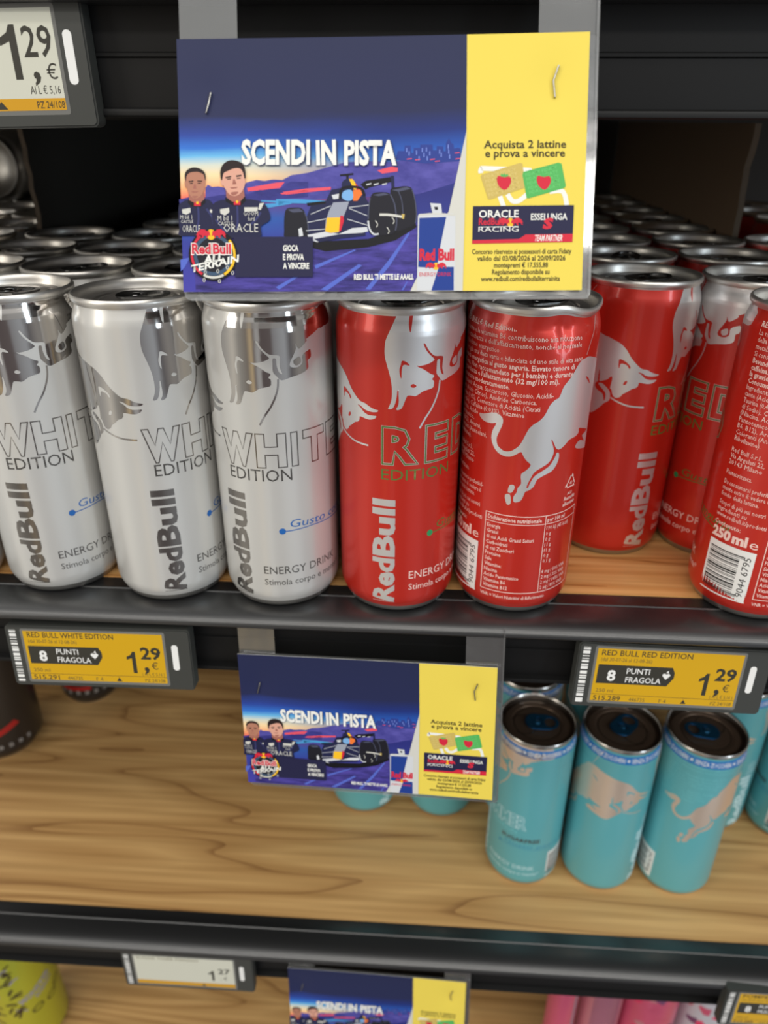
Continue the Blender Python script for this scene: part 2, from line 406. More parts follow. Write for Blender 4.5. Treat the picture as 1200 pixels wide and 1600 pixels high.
def price_tag(label, mode, tl, rx, rz, ry, title='', H=34.5, sc_=1.0, group='electronic price tags on the shelf rails', price=('1', '29')):
    t = thing('price_tag', label, 'price tag', group); W = 88
    bm = bmesh.new(); pts = rrect(0, -H, W, 0, 2.0); vs = [bm.verts.new((x*S, 0, z*S)) for x, z in pts]; f = bm.faces.new(vs)
    r = bmesh.ops.extrude_face_region(bm, geom=[f]); bmesh.ops.translate(bm, vec=(0, 7*S, 0), verts=[v for v in r['geom'] if isinstance(v, bmesh.types.BMVert)])
    bmesh.ops.recalc_face_normals(bm, faces=bm.faces)
    bmesh.ops.bevel(bm, geom=[e_ for e_ in bm.edges if len(e_.link_faces) == 2 and e_.calc_face_angle(0) > 1], offset=.6*S, segments=2, affect='EDGES')
    me = bpy.data.meshes.new('tag_body'); bm.to_mesh(me); bm.free(); link('tag_body', me, t, [TAG_BODY])
    sc = SCREEN_YEL if mode == 'yellow' else SCREEN_WHT
    F = Flat(); x0, x1, z0, z1 = 8.6, 75.0 if mode != 'white_big' else 78.0, -H+(3.6 if mode != 'white_big' else 5.2), -2.6
    F.poly(rrect(x0-1.2, z0-1.4, x1+1.2, z1+1.2, 1), mat('screen_bezel', (.16, .16, .15, 1), .3), 0); F.poly(rect(x0, z0, x1, z1), sc, 1); w, h = x1-x0, z1-z0
    X = lambda u: x0+w*u
    Z = lambda v: z1-h*v
    if mode in ('yellow', 'yellow_small'):
        F.text(title, X(.03), Z(.125), 2.9, INK_TAG, 2, w*.62, .008)
        F.text('(dal 30-07-26 al 12-08-26)', X(.03), Z(.235), 1.9, INK_TAGL, 2, w*.35)
        F.poly([(X(.02), Z(.30)), (X(.53), Z(.30)), (X(.55), Z(.40)), (X(.55), Z(.50)), (X(.51), Z(.66)), (X(.02), Z(.66))], INK_TAG, 2)
        F.text('8', X(.09), Z(.60), 5.6, INK_WHITE, 3, None, .03); F.text('PUNTI', X(.22), Z(.455), 3.0, INK_WHITE, 3, w*.16, .008)
        F.text('FRAGOLA', X(.22), Z(.62), 3.0, INK_WHITE, 3, w*.245, .008)
        heart(F, X(.495), Z(.465), 1.8, INK_WHITE, 3); F.poly([(X(.49), Z(.40)), (X(.505), Z(.36)), (X(.51), Z(.41))], INK_WHITE, 3)
        F.text('250 ml', X(.03), Z(.83), 2.0, INK_TAGL, 2, w*.12)
        F.poly(rect(X(0), Z(.875), X(1), Z(.868)), INK_TAG, 2)
        F.text('515.291' if 'WHITE' in title else '515.289', X(.02), Z(.99), 2.6, INK_TAG, 2, w*.19, .01)
        F.text('446735', X(.27), Z(.985), 2.0, INK_TAGL, 2, w*.11); F.text('F 4', X(.48), Z(.985), 2.0, INK_TAGL, 2, w*.05)
        F.poly([(X(.63), Z(.985)), (X(.67), Z(.985)), (X(.65), Z(.90))], INK_TAG, 2); F.text('PZ 24/108', X(.985), Z(.98), 1.9, INK_TAGL, 2, w*.145, .0, align='R')
        F.text('( Al L € 5,16 )', X(.985), Z(.845), 1.7, INK_TAGL, 2, w*.16, .0, align='R')
        one(F, X(.715), Z(.80), 11.8, INK_TAG, 2); F.text(',', X(.845), Z(.74), 9.0, INK_TAG, 2, None, .03)
        F.text('29', X(.83), Z(.50), 6.4, INK_TAG, 2, w*.145, .03); F.text('€', X(.90), Z(.71), 3.8, INK_TAG, 2, None, .0)
    elif mode == 'white_big':
        F.poly(rect(x0, z0, x1, z0+3.5), mat('amber_stripe', srgb(214, 160, 20), .4), 2)
    if mode == 'white':
        F.text('XXXXX'.replace('XXXXX', title), X(.03), Z(.11), 2.3, INK_TAGL, 2, w*.62, .0)
        one(F, X(.73), Z(.76), 10.2, INK_TAG, 2); F.text('27', X(.84), Z(.50), 5.2, INK_TAG, 2, w*.12, .02)
        F.text(', €', X(.86), Z(.72), 3.0, INK_TAG, 2, None, .0)
        F.poly(rect(x0, z0, x1, z0+h*.13), mat('amber_stripe', srgb(204, 150, 20), .4), 2); F.poly([(X(.66), Z(.98)), (X(.70), Z(.98)), (X(.68), Z(.9))], INK_TAG, 3)
    F.build('tag_screen', t, on_face(-.05), .02)
    lx = 80.6 if mode == 'white_big' else 78.8
    f = Flat(); f.poly(rrect(lx, -H*.66, lx+3, -H*.24, 1.4), INK_WHITE, 0); f.build('light_window', t, on_face(-.05), .02)
    f = Flat(); z = -2.4; f.poly(rect(2.0, -H+2.4, 5.2, -2.2), INK_WHITE, 0); i = 0
    rr = random.Random(3)
    while z > -H+4: b = rr.choice((.35, .6, .9)); f.poly(rect(2.0, z-b, 5.2, z), TAG_BODY, 1); z -= b+rr.choice((.5, .8, 1.1, 1.6))
    f.build('barcode_strip', t, on_face(-.05), .02)
    box('mounting_clip', 20, 68, 6.5, 9, -H*.7, -H*.25, TAG_BODY, t)
    mount(t, tl, rx, rz, ry, sc_); return t
price_tag('yellow-screened price tag under the white cans at the left', 'yellow', (-193.4, 275.7, -11.0), -5.3, 0, -.6, 'RED BULL WHITE EDITION', 33)
price_tag('yellow-screened price tag under the red cans at the right', 'yellow', (73.1, 277.0, -8.6), -6.5, 2.5, 2.6, 'RED BULL RED EDITION', 34)
price_tag('white-screened price tag on the lower rail reading 1,27', 'white', (-195.6, 303.2, -302.6), -1, 0.5, .6, 'SUGAR TIGER MANGO', 35.5, 1.03)
price_tag('yellow and black price tag at the bottom right corner', 'yellow', (207.5, 300, -298.5), -4, 1.5, 2.0, 'POMPELMO PINK', 35)
# the upper left tag: white screen with an amber stripe
def white_tag():
    t = price_tag('large white-screened price tag at the top left corner, amber stripe below', 'white_big', (-200.4, 278.0, 231.2), -2.0, 0, -1.2, '', 36.6)
    F = Flat(); m = on_face(-.06)
    one(F, 58.6, -22.4, 15.4, INK_TAG, 3); F.text('29', 67.0, -16.0, 8.8, INK_TAG, 3, 9.7, .012)
    F.text(',', 68.8, -22.2, 10, INK_TAG, 3, None, .02); F.text('€', 73.4, -22.4, 4.4, INK_TAG, 3, None, 0)
    F.text('Al L € 5,16', 77.0, -26.6, 2.4, INK_TAG, 3, 10.2, .0, align='R'); F.text('PZ 24/108', 77.6, -30.8, 2.2, INK_TAG, 4, 9.4, 0, align='R')
    F.poly([(54, -31.0), (58, -31.0), (56, -28.6)], INK_TAG, 4)
    F.build('price_lettering', t, m, .02)
white_tag()

BULL = {
    'bull2': [(0.9,136.3), (-0.1,134.1), (-1.4,131.3), (-2.7,128.4), (-4,125.2), (-4.4,122.1), (-4.3,118.9), (-3.5,115.8), (-2.6,112.7), (-1.9,109.9), (-1.5,107.1), (-1.4,104.3), (-1.6,101.7), (-2.3,99.5), (-2.9,98.2), (-2,98), (-0.9,98.6), (0,100.8), (0.5,103.4), (0.7,105.6), (1.1,105.6), (1.2,103.4), (1.3,101.1), (1,99.4), (0.3,98.1), (1,97.7), (2.4,98.4), (3.2,100.1), (3.9,102), (4.7,103.6), (6.2,103.6), (7.8,103.3), (9.2,104), (10.9,105), (13.1,105.5), (14.9,105.9), (15.5,106.7), (15.5,108.6), (14.8,109.2), (14.8,109.7), (15.4,110.3), (15.4,111), (13.9,111.7), (12.1,113), (10.4,114.1), (8.9,114.8), (8.1,115.5), (9.2,115.3), (11.1,115.5), (13,115.9), (14.5,116.5), (15.4,117.3), (13.4,119.3), (11.8,121.2), (10.6,123.6), (11.2,123.8), (12.3,121.9), (13.8,120), (15.7,118.6), (19.3,118), (19.5,116.1), (19.4,113.1), (20.2,110.6), (18.9,111.4), (18.1,114.3), (18,116.8), (16.8,116.8), (16.6,114.5), (16.6,111.7), (17.8,110), (19.7,108.1), (23.6,108.9), (27.4,109.6), (30,110.4), (31.4,111.5), (31.5,113.2), (31.5,114.7), (32.8,115.4), (33.1,116.8), (32.8,118.7), (31.5,118.4), (29.7,117.6), (28.8,116.4), (28.9,114.7), (28.5,113.5), (26.7,112.6), (24.6,112.7), (23.4,113.5), (23.6,115.1), (24.7,117), (25.7,118.8), (26.3,120.3), (26.2,121.9), (27.4,119.8), (29.4,120.8), (31.3,122.5), (31.1,123.1), (35.2,124.9), (38.9,126.7), (40.3,128.9), (39.2,131.5), (36.8,134.4)],
    'islet2': [(24.9,115.3), (27.6,116.7), (28.1,114.3), (25.9,113.3)],
    'brow2': [(2.3,117.5), (3.6,117.3), (5,116.2), (5.1,115.6), (3,116), (2.3,114.2), (2.2,110.6), (1.6,111.9), (1.4,114.2), (1.9,116)],
    'eye2': [(5.8,107.6), (6.8,108.3), (8.1,107.5), (7.5,106.8), (6.3,106.9)],
    'slit2': [(5.9,135.1), (6.5,134.9), (6.2,132), (5.4,128.3), (4.8,130.3), (4.9,132.9), (5.4,134.7)],
    'line2': [(18.4,108.6), (18,104.9), (16.8,101.3), (14.7,97.2), (12.2,93.7), (9.9,89.7)],
    'line1': [(-27,84.8), (-24.3,83.5), (-20.5,82.2), (-17.3,81.6), (-14.4,81.4), (-11.4,81.3)],
    'bull1': [(-96.2,92.9), (-93.7,93.3), (-90.9,94.4), (-88.3,95), (-86.2,94.5), (-84.9,93.4), (-84.6,91.5), (-85.3,89), (-86.3,86.3), (-86.8,84.3), (-86.3,81.9), (-85,80.5), (-83,79.6), (-80.7,79.9), (-79,81), (-77.3,82.7), (-76.2,84.8), (-75.1,87.7), (-74,90.2), (-72.4,92.1), (-70.3,93.6), (-68.5,95.7), (-67.4,98.2), (-66.5,100.2), (-64.9,102), (-63.3,102.8), (-62.5,104.5), (-61.6,107.2), (-59.4,109.8), (-57.5,112.3), (-55.9,114.9), (-54,116.6), (-51.4,117.2), (-47.9,117.1), (-34.1,112.8), (-31.7,112.3), (-27.3,110.8), (-25.1,109.6), (-22.8,107.5), (-20.4,104.2), (-17.5,101.3), (-15.2,99.6), (-12.7,99.1), (-10.4,97.9), (-8.2,97.2), (-7,97), (-7.2,96.4), (-8.8,96), (-11.1,96.1), (-13,96.5), (-14.9,97.6), (-16.5,97.8), (-14.8,96.7), (-13.3,95.3), (-11.4,94.5), (-9.3,94.5), (-7.7,94.5), (-8.3,93.5), (-9.8,92.8), (-11.6,92.6), (-14.2,93), (-15.5,93), (-15.7,91.6), (-16.6,90.5), (-18.2,89.9), (-20,88.4), (-21.8,87.1), (-22.6,85.9), (-24,85), (-25.3,85.2), (-26.4,86.4), (-27,88.4), (-27.7,88.9), (-27.8,89.9), (-27.6,91.6), (-27.5,94.2), (-28.3,94.6), (-29.7,93), (-31.8,92), (-33.4,91.5), (-33.7,94.4), (-34.3,97.2), (-34.5,94.2), (-34.4,91.2), (-35.4,90.2), (-35.3,88.3), (-33.6,86.9), (-31,85.7), (-29.9,82.6), (-29.4,84.6), (-30,86.8), (-32.8,89.1), (-33.8,90.3), (-32.1,90.7), (-29.8,89.4), (-27.9,87.6), (-27.3,85.5), (-27.3,84), (-28,82.7), (-29.7,81.5), (-31.4,79.3), (-35.5,75.5), (-39.6,75.5), (-41.2,76.1), (-46.8,77.7), (-50.8,79.3), (-50.1,81.1), (-47.4,81.7), (-43.2,80.1), (-46.1,83.4), (-42.3,83.9), (-40.8,84.7), (-49.5,87.7), (-49.9,85.7), (-52,84.6), (-55.4,84), (-57.8,82), (-59.9,80.7), (-61.6,81.2), (-62.8,83.1), (-64.1,85.4), (-64.3,84.9), (-63.3,82.4), (-62.7,80.1), (-63.2,77.4), (-64.7,75.1), (-67.4,73.3), (-70,71.4), (-71.5,68.3), (-72.7,64.7), (-72.1,64.3), (-71.3,66.8), (-69.8,69.6), (-67.2,71.5), (-64,73.8), (-61.9,77.3), (-61.3,79.2), (-60.2,79), (-60,76.5), (-60.9,73.6), (-62.7,71.3), (-65.1,70.1), (-66.9,69.2), (-68.7,67.8), (-69.8,64.8), (-71.5,63.2), (-73,62.4), (-73.6,60.5), (-74.7,58), (-77.2,57.3), (-77.6,59.7), (-76.5,61.9), (-76.2,64), (-75,66.1), (-75.4,70.2), (-73.3,72.3), (-71.9,74.6), (-73.6,76.3), (-75.1,78.2), (-76.2,80.1), (-77.9,79), (-80.1,77.7), (-82.9,77.4), (-85.9,78.5), (-88.1,81), (-89.2,84.2), (-88.9,87.2), (-88,89.3), (-87.5,90.8), (-90,90.2), (-93.4,90.3), (-95.8,91.6)],
    'hoof1': [(-79.7,64.7), (-78,65.1), (-77.5,63.8), (-78.5,61.6), (-80.1,61.6)],
    'hoof1b': [(-81.2,60), (-79.1,60.5), (-78.6,56.4), (-80.2,56)],
    'brow1': [(-25.6,103), (-24.1,103), (-22,101.9), (-20.5,100.5), (-20.2,99.4), (-20.9,99.4), (-21.8,100.7), (-23.9,101.3), (-24.8,100.8), (-25,99.2), (-25.5,99.6)],
    'eye1': [(-22.3,91.6), (-21.9,93), (-20.9,93.6), (-20.7,92.6), (-21.4,91.6)],
    'slit1': [(-49.9,109.4), (-47.9,108.6), (-46.5,107.1), (-45.3,105.3), (-48.1,107.5)],
    'hoof2': [(-123.1,135.1), (-121.8,134.9), (-120.6,133.4), (-119.1,132.3), (-119,131.2), (-119.1,129.7), (-119.6,127.5), (-122.1,126.4), (-125.2,126.3), (-127.8,126), (-132.9,128.4), (-131.3,131.4)],
    'line3': [(-44.3,133.2), (-46.8,129.5), (-49.8,122.4), (-51.3,118.3)],
}

# ------------------------------------------------------------------ drink cans
R = 26.5
BODY = [(25.0, 3.6), (25.7, 5.2), (26.3, 7.0), (26.5, 9.5), (26.5, 40), (26.5, 80), (26.5, 120), (26.5, 126.5), (26.3, 128.4), (25.7, 130.6), (25.1, 132.4), (24.75, 134.0)]
def r_at(z):
    if z <= BODY[0][1]: return BODY[0][0]
    for (r0, z0), (r1, z1) in zip(BODY[:-1], BODY[1:]):
        if z <= z1: return r0+(r1-r0)*(z-z0)/(z1-z0)
    return BODY[-1][0]
def wrap(deform=None):
    def f(s, z, off):
        a = s/R; r = r_at(z)+.05+off; p = (r*sin(a), -r*cos(a), z)
        return deform(p) if deform else p
    return f
def dent_at(phi):
    """crushed shoulder and bent rim around the direction phi"""
    def d(p):
        x, y, z = p
        if z < 112: return p
        a = math.atan2(x, -y); da = (a-phi+pi) % (2*pi)-pi; r = math.hypot(x, y)
        g = math.exp(-(da/.42)**2)*math.exp(-((z-129.5)/2.6)**2)*2.3
        g += math.exp(-((da-.05)/.10)**2)*math.exp(-((z-127.5)/4.5)**2)*1.0
        g += math.exp(-((da+.62)/.30)**2)*math.exp(-((z-128)/3.0)**2)*.9
        w = min(1, max(0, (z-126)/6))
        dz = -w*(1.5*math.exp(-((da-.55)/.35)**2)-.9*math.exp(-((da-.02)/.22)**2))
        gg = g*(1-min(1, max(0, (z-133)/3))*.55)
        k = (r-gg)/r if r > 20 else 1
        return (x*k, y*k, z+dz*(1 if r > 20 else .2))
    return d
def pull_tab(parent, m, n=10):
    out = []
    for i in range(24):                                     # nose, waist and round finger end
        a = 2*pi*i/24; x = 7.4*sin(a); y = -cos(a)
        out.append((x*(1 if y < 0 else 1.0), (6.2*y-2.2) if y < 0 else (9.2*y+5.0) if y > .2 else (-2.2+y/.2*9)))
    h1 = ellipse(0, 8.2, 4.4, 3.6, 18)[::-1]; h2 = ellipse(0, .6, 3.9, 2.2, 14, 0, pi*.0, 2*pi)[::-1]
    V, Fc = [], []
    tri = tessellate_polygon([[Vector((x, y, 0)) for x, y in q] for q in (out, h1, h2)])
    P = out+h1+h2; k = len(P)
    zt = lambda x, y: 134.7+.012*(y+2)**2*.25+.35*(1-abs(x)/7.6)*0
    V = [(x, y, zt(x, y)+.55) for x, y in P]+[(x, y, zt(x, y)-.35) for x, y in P]
    for t in tri: Fc += [tuple(t), tuple(k+i for i in t[::-1])]
    o = 0
    for q in (out, h1, h2):
        for i in range(len(q)): j = (i+1) % len(q); Fc.append((o+i, o+j, k+o+j, k+o+i))
        o += len(q)
    t = mesh('pull_tab', V, Fc, m, parent); fix_normals(t); bm = bmesh.new(); bm.from_mesh(t.data)
    ed = [e for e in bm.edges if len(e.link_faces) == 2 and e.calc_face_angle(0) > 1]
    bmesh.ops.bevel(bm, geom=ed, offset=.3*S, segments=2, affect='EDGES'); bm.to_mesh(t.data); bm.free()
    lathe('rivet', [(0, 135.6), (1.5, 135.5), (2.1, 135.0), (2.3, 134.0), (2.4, 133.4)], m, t, 20, None, 0, -.2)
    lathe('tongue', [(0, 134.7), (3.4, 134.65), (3.5, 134.0)], m, t, 20, None, 0, -.2)
    return t
LID = [(24.75, 133.9), (25.0, 134.7), (25.8, 135.0), (26.05, 135.7), (26.0, 136.8), (25.5, 137.5), (24.9, 137.55), (24.4, 137.0), (24.1, 135.2), (23.5, 131.3), (22.9, 130.7), (22.2, 130.9),
       (21.8, 132.4), (21.4, 133.5), (20.6, 133.9), (17.4, 133.7), (17.1, 133.1), (10, 133.05), (0, 133.05)]
def can_shell(name, paint, tabm=TAB, lidm=ALU, deform=None, n=128, label=None, cat=None, group=None, tab_rot=0):
    t = thing(name, label, cat, group)
    lathe('can_body', BODY, paint, t, n, deform)
    lathe('base_rim', [(0, 9.5), (10, 8.7), (17, 5.5), (20.5, 1.6), (21.6, .4), (22.4, 0), (23.2, .3), (24.0, 1.6), (25.0, 3.6)], BASE, t, n)
    lid = lathe('lid', LID, [lidm, PANEL_REFLECTION if lidm is ALU_DARK else PANEL], t, n, deform)
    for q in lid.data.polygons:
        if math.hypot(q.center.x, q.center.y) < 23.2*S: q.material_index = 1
    f = Flat(); f.stroke(ellipse(0, -9.5, 9.0, 8.6, 40)+[(9.0, -9.5)], .5, lidm, 0); f.stroke(ellipse(0, 0, 15.5, 15.8, 50)+[(15.5, 0)], .5, lidm, 0)
    f.build('opening_score', lid, lambda x, y, o: (x, y, 133.25))
    tb = pull_tab(t, tabm); tb.rotation_euler = (0, 0, tab_rot)
    return t
BARC = [1, 1, 2, 1, 1, 3, 1, 2, 2, 1, 1, 1, 3, 2, 1, 1, 2, 3, 1, 1, 1, 2, 2, 1, 3, 1, 1, 2, 1, 3, 1, 1, 2, 2, 1, 1, 3, 1, 1, 2, 1, 1, 2, 1]
def barcode(f, x0, y0, x1, y1, code, inkm, whm, L=0):
    f.poly(rect(x0, y0, x1, y1), whm, L)
    tot = sum(BARC)+1; y = y0+2.2; u = (y1-y0-4.4)/tot
    for i, b in enumerate(BARC):
        if i % 2 == 0: f.poly(rect(x0+1.2, y, x1-(6.0 if 3 < i < 40 else 4.2), y+b*u*.92), inkm, L+1)
        y += b*u
    f.text(code, x1-1.5, y0+2.6, 3.0, inkm, L+1, y1-y0-5.5, 0, pi/2)
def bulls(f, silver, paint, L=0):
    f.poly(BULL['bull2'], silver, L, True); f.poly(BULL['islet2'], silver, L+1, True); f.poly(BULL['bull1'], silver, L, True)
    f.poly(BULL['hoof1'], silver, L, True); f.poly(BULL['hoof1b'], silver, L, True); f.poly(BULL['hoof2'], silver, L, True)
    for k in ('brow2', 'eye2', 'slit2', 'brow1', 'eye1', 'slit1'): f.poly(BULL[k], paint, L+1, True)
    for k in ('line2', 'line1'): f.stroke(BULL[k], .75, silver, L)
    f.stroke(BULL['line3'], .35, silver, L)
def front_label(t, kind, deform=None):
    m = wrap(deform); cy_ = (128.4, 129.5, 130.6, 132.4)
    if kind == 'white': paint, silver, edge, dark, accent, dot = WHITE_PAINT, FOIL, INK_GREY, INK_GREY, INK_BLUE, INK_BLUE
    elif kind == 'red': paint, silver, edge, dark, accent, dot = RED_PAINT, RED_FOIL, INK_GREEN, INK_PINK, INK_GREEN, INK_DGREEN
    else: paint, silver, edge, dark, accent, dot = TURQ, COPPER, SOFT_TURQ, PALE, mat('dull_blue_print', (.05, .28, .42, 1), .5), mat('dull_blue_print', (.05, .28, .42, 1), .5)
    f = Flat(); bulls(f, silver, paint); f.build('bull_emblem', t, m, .03, 1.5, cy_)
    f = Flat()
    if kind == 'white':
        for g, a, b in (('W', -9.5, 6.6), ('H', 7.3, 20.2), ('I', 21.9, 25.0), ('T', 27.2, 38.9), ('E', 40.2, 51.5)):
            f.text_outline(g, a+.2, 71.8, 13.8, DARK_FOIL, .5, 0, b-a-.4, .05)
        f.text('EDITION', -6.2, 64.6, 5.6, dark, 0, 28, .0)
    elif kind == 'red':
        for g, a, b in (('R', -5.6, 9.9), ('E', 12.4, 24.7), ('D', 27.0, 42.0)):
            f.text_outline(g, a+.4, 75.3, 14.8, RED_FOIL, 1.05, 0, b-a-.8, .05); f.text_outline(g, a+.4, 75.3, 14.8, edge, .62, 1, b-a-.8, .05)
        f.text('EDITION', -5.6, 67.2, 5.0, edge, 0, 31, .0)
    else:
        f.text_outline('SUMMER', -6, 60.0, 12.0, PALE, .45, 0, 40, .03)
        f.text('EDITION', 8, 54.0, 4.0, SOFT_TURQ, 0, 20); f.text('SUGARFREE', 17, 47.0, 3.6, INK_GREY, 0, 28, .03, -.0)
    f.build('edition_lettering', t, m, .03, 1.5)
    f = Flat()
    f.text('Red', 0, 6.6, 9.6, DARK_FOIL if kind == 'white' else silver if kind == 'red' else PALE, 0, 22.8, .036, pi/2)
    f.text('Bull', 0, 30.3, 9.6, DARK_FOIL if kind == 'white' else silver if kind == 'red' else PALE, 0, 27.7, .036, pi/2)
    f.build('brand_lettering', t, m, .03, 1.5)
    f = Flat()
    f.poly(ellipse(16.2, 40.6, 1.5, 1.5, 20), dot, 0); f.stroke([(16.2, 40.4), (30, 41.0), (42, 40.2), (56, 38.6)], .45, accent, 0)
    flav = {'white': 'Gusto cocco-açaí', 'red': 'Gusto anguria', 'turquoise': 'Gusto pesca'}[kind]
    f.text(flav, 19.3, 42.2, 3.9, accent, 0, 52 if kind == 'white' else 42, .0, -.04, .18)
    ik = INK_GREY if kind == 'white' else INK_PINK if kind == 'red' else PALE
    f.text('ENERGY DRINK', 6.8, 19.0, 4.0, ik, 0, 36.5); f.text('Stimola corpo e mente*', 6.8, 13.2, 3.2, ik, 0, 40.5)
    f.build('small_print', t, m, .03, 1.5)
BACK = [(128.2, -82.5, 1, 'RED BULL® Red Edition.'), (125.0, -55.4, 0, 'La niacina e la vitamina B6 contribuiscono alla riduzione'), (122.2, -55.2, 0, "della stanchezza e dell'affaticamento, nonché al normale"),
        (119.4, -88, 0, 'metabolismo energetico.'), (116.6, -53.2, 0, 'Si consiglia una dieta varia e bilanciata ed uno stile di vita sano.'),
        (113.8, -57.5, 1, 'Bevanda energetica al gusto anguria. Elevato tenore di'), (111.0, -57.8, 1, 'caffeina. Non raccomandato per i bambini e durante'),
        (108.4, -63.7, 1, "la gravidanza e l'allattamento (32 mg/100 ml)."), (105.6, -83, 1, 'Consumare moderatamente.'),
        (102.9, -65.5, 0, 'Ingredienti: Acqua, Saccarosio, Glucosio, Acidifi-'), (100.2, -72, 0, 'cante (Acido Citrico), Anidride Carbonica,'),
        (97.4, -70.4, 0, 'Taurina (0,4%), Correttore di Acidità (Citrati'), (94.7, -76.4, 0, 'di Sodio), Caffeina (0,03%), Vitamine'),
        (92.0, -97.2, 0, '(Niacina, Acido'), (89.2, -99.5, 0, 'Pantotenico,'), (86.4, -95, 0, 'B6, B12), Aromi,'), (83.6, -91.5, 0, 'Coloranti (Antociani,'), (80.8, -101, 0, 'Riboflavine).'),
        (75.8, -99, 0, 'Red Bull S.r.l.,'), (73.0, -97.6, 0, 'Via Argelati 22,'), (70.2, -98, 0, '20143 Milano'), (65.6, -101, 0, 'Pasteurizzata.'),
        (61.0, -91.5, 0, 'Da consumarsi preferibil-'), (58.2, -92.5, 0, 'mente entro il: vedere il'), (55.4, -96, 0, 'fondo della lattina.'),
        (51.4, -92.5, 0, 'Scopri di più sui nostri'), (48.6, -99.5, 0, 'ingredienti su'), (45.8, -91, 0, 'www.redbull.it/prodotti'), (42.0, -100.5, 1, 'Contenuto:')]
def back_label(t, kind, deform=None, full=True):
    m = wrap(deform)
    ik = INK_PINK if kind == 'red' else PALE if kind == 'turquoise' else INK_GREY
    if kind == 'turquoise':
        ik = SOFT_TURQ; full = False; f = Flat()
        for z, e_, b, s in BACK[:13]: f.text(s.replace('Red Edition', 'Edition'), -113.4, z, 2.15, ik, 0, e_+113.4, 0, 0, 0, 'L', 1)
        f.build('ingredients_text', t, m, .03, 1.5)
    if full:
        f = Flat()
        for z, e_, b, s in BACK:
            if kind != 'red': s = s.replace('Red Edition', 'Edition')
            f.text(s, -113.4, z, 2.15, ik, 0, e_+113.4, .018 if b else 0, 0, 0, 'L', 1)
        f.text('250', -113.4, 36.2, 4.6, ik, 0, 9.4, .05); f.text('ml', -103.2, 36.2, 4.6, ik, 0, 6.6, .05); f.text('e', -95.6, 36.0, 4.6, ik, 0, 3.4)
        for a in range(3):                                    # recycling triangle
            c0 = (-50.6, 63.6); q = [(c0[0]+3.2*cos(pi/2+2*pi*(a+w)/3), c0[1]+3.2*sin(pi/2+2*pi*(a+w)/3)) for w in (.08, .92)]
            f.stroke(q, .55, ik, 0); f.poly([(q[1][0]-.8, q[1][1]-.5), (q[1][0]+.8, q[1][1]-.5), (q[1][0], q[1][1]+.9)], ik, 0)
        f.text('41', -50.6, 62.6, 1.5, ik, 0, None, .02, align='C'); f.text('ALU', -50.6, 58.0, 1.3, ik, 0, None, .02, align='C')
        f.text('Raccolta', -54.0, 55.6, 1.8, ik, 0, 8, .02); f.text('alluminio', -54.4, 53.0, 1.8, ik, 0, 8.6, .02)
        f.build('ingredients_text', t, m, .03, 1.5)
        f = Flat(); L0, R0 = -89.2, -43.5
        f.frame(L0, 11.8, R0, 50.7, .35, ik, 0); f.poly(rect(L0, 46.4, R0, 46.7), ik, 0); f.poly(rect(-62.8, 11.8, -62.5, 50.7), ik, 0)
        f.text('Dichiarazione nutrizionale', -88, 47.6, 2.0, ik, 0, 23.6, .02, 0, 0, 'L', 1); f.text('per 100 ml', -61.8, 47.6, 2.0, ik, 0, 9.5, .02, 0, 0, 'L', 1)
        rows = [('Energia', '190 kJ (45 kcal)'), ('Grassi', '0 g'), ('di cui Acidi Grassi Saturi', '0 g'), ('Carboidrati', '11 g'), ('di cui Zuccheri', '11 g'), ('Proteine', '0 g'), ('Sale', '0,1 g'),
                ('Vitamine:', ''), ('Niacina', '8 mg / 50% VNR'), ('Acido Pantotenico', '2 mg / 33% VNR'), ('Vitamina B6', '2 mg / 143% VNR'), ('Vitamina B12', '2 µg / 80% VNR')]
        for i, (a, b) in enumerate(rows):
            z = 43.6-i*2.75; f.text(a, -88, z, 1.9, ik, 0, None, .012, 0, 0, 'L', 1, .8)
            if b: f.text(b, -61.8, z, 1.9, ik, 0, None, .0, 0, 0, 'L', 1, .8)
        f.text('VNR = Valori Nutritivi di Riferimento', -89, 8.6, 1.8, ik, 0, 30, .01, 0, 0, 'L', 1)
        f.build('nutrition_table', t, m, .03, 1.5)
    f = Flat(); barcode(f, -113.5, 8.7, -92.0, 34.3, '9044 6795', INK_BLACK, INK_WHITE); f.build('barcode', t, m, .03, 1.5)
def zero_band(t):
    m = wrap(); f = Flat()
    f.poly(rect(-83, 126.9, 83.2, 132.6), BLUEBAND, 0)
    for i in range(6):
        s0 = -82+i*27.7; f.text('SENZA ZUCCHERI', s0, 128.3, 3.0, INK_WHITE, 1, 23.3, .012, 0, 0, 'L', 1); f.poly(ellipse(s0+25.6, 129.8, .9, .9, 10), INK_WHITE, 1)
    f.build('sugar_free_band', t, m, .03, 1.5, (128.4, 130.6))
RB = lambda a: a/R

# prototypes: stand among the real cans, the first copy of each kind is the prototype itself
W_LAB = 'white and mirror-silver energy drink can '
R_LAB = 'red and silver energy drink can '
G_FRONT = 'slim cans in the front row of the middle shelf'
white = can_shell('energy_drink_can', WHITE_PAINT, tab_rot=-1.4)
front_label(white, 'white'); back_label(white, 'white')
def place(o, x, y, z, anchor, label, cat='drink can', group=None, tab=None):
    o.location = (x*S, y*S, z*S); o.rotation_euler = (0, 0, RB(anchor)); tag(o, label, cat, group)
    if tab is not None:
        for c in o.children:
            if c.name.startswith('pull_tab'): c.rotation_euler = (0, 0, tab)
    return o
place(white, -65.7, 307.7, 0, -10.3, W_LAB+'directly left of the red front cans', 'drink can', G_FRONT, -1.3)
place(copy_tree(white), -119.6, 308.7, 0, 13.0, W_LAB+'standing between two other white cans', 'drink can', G_FRONT, -2.1)
place(copy_tree(white), -175.6, 312.5, 0, 3.2, W_LAB+'cut by the left photo edge', 'drink can', G_FRONT, -1.9)
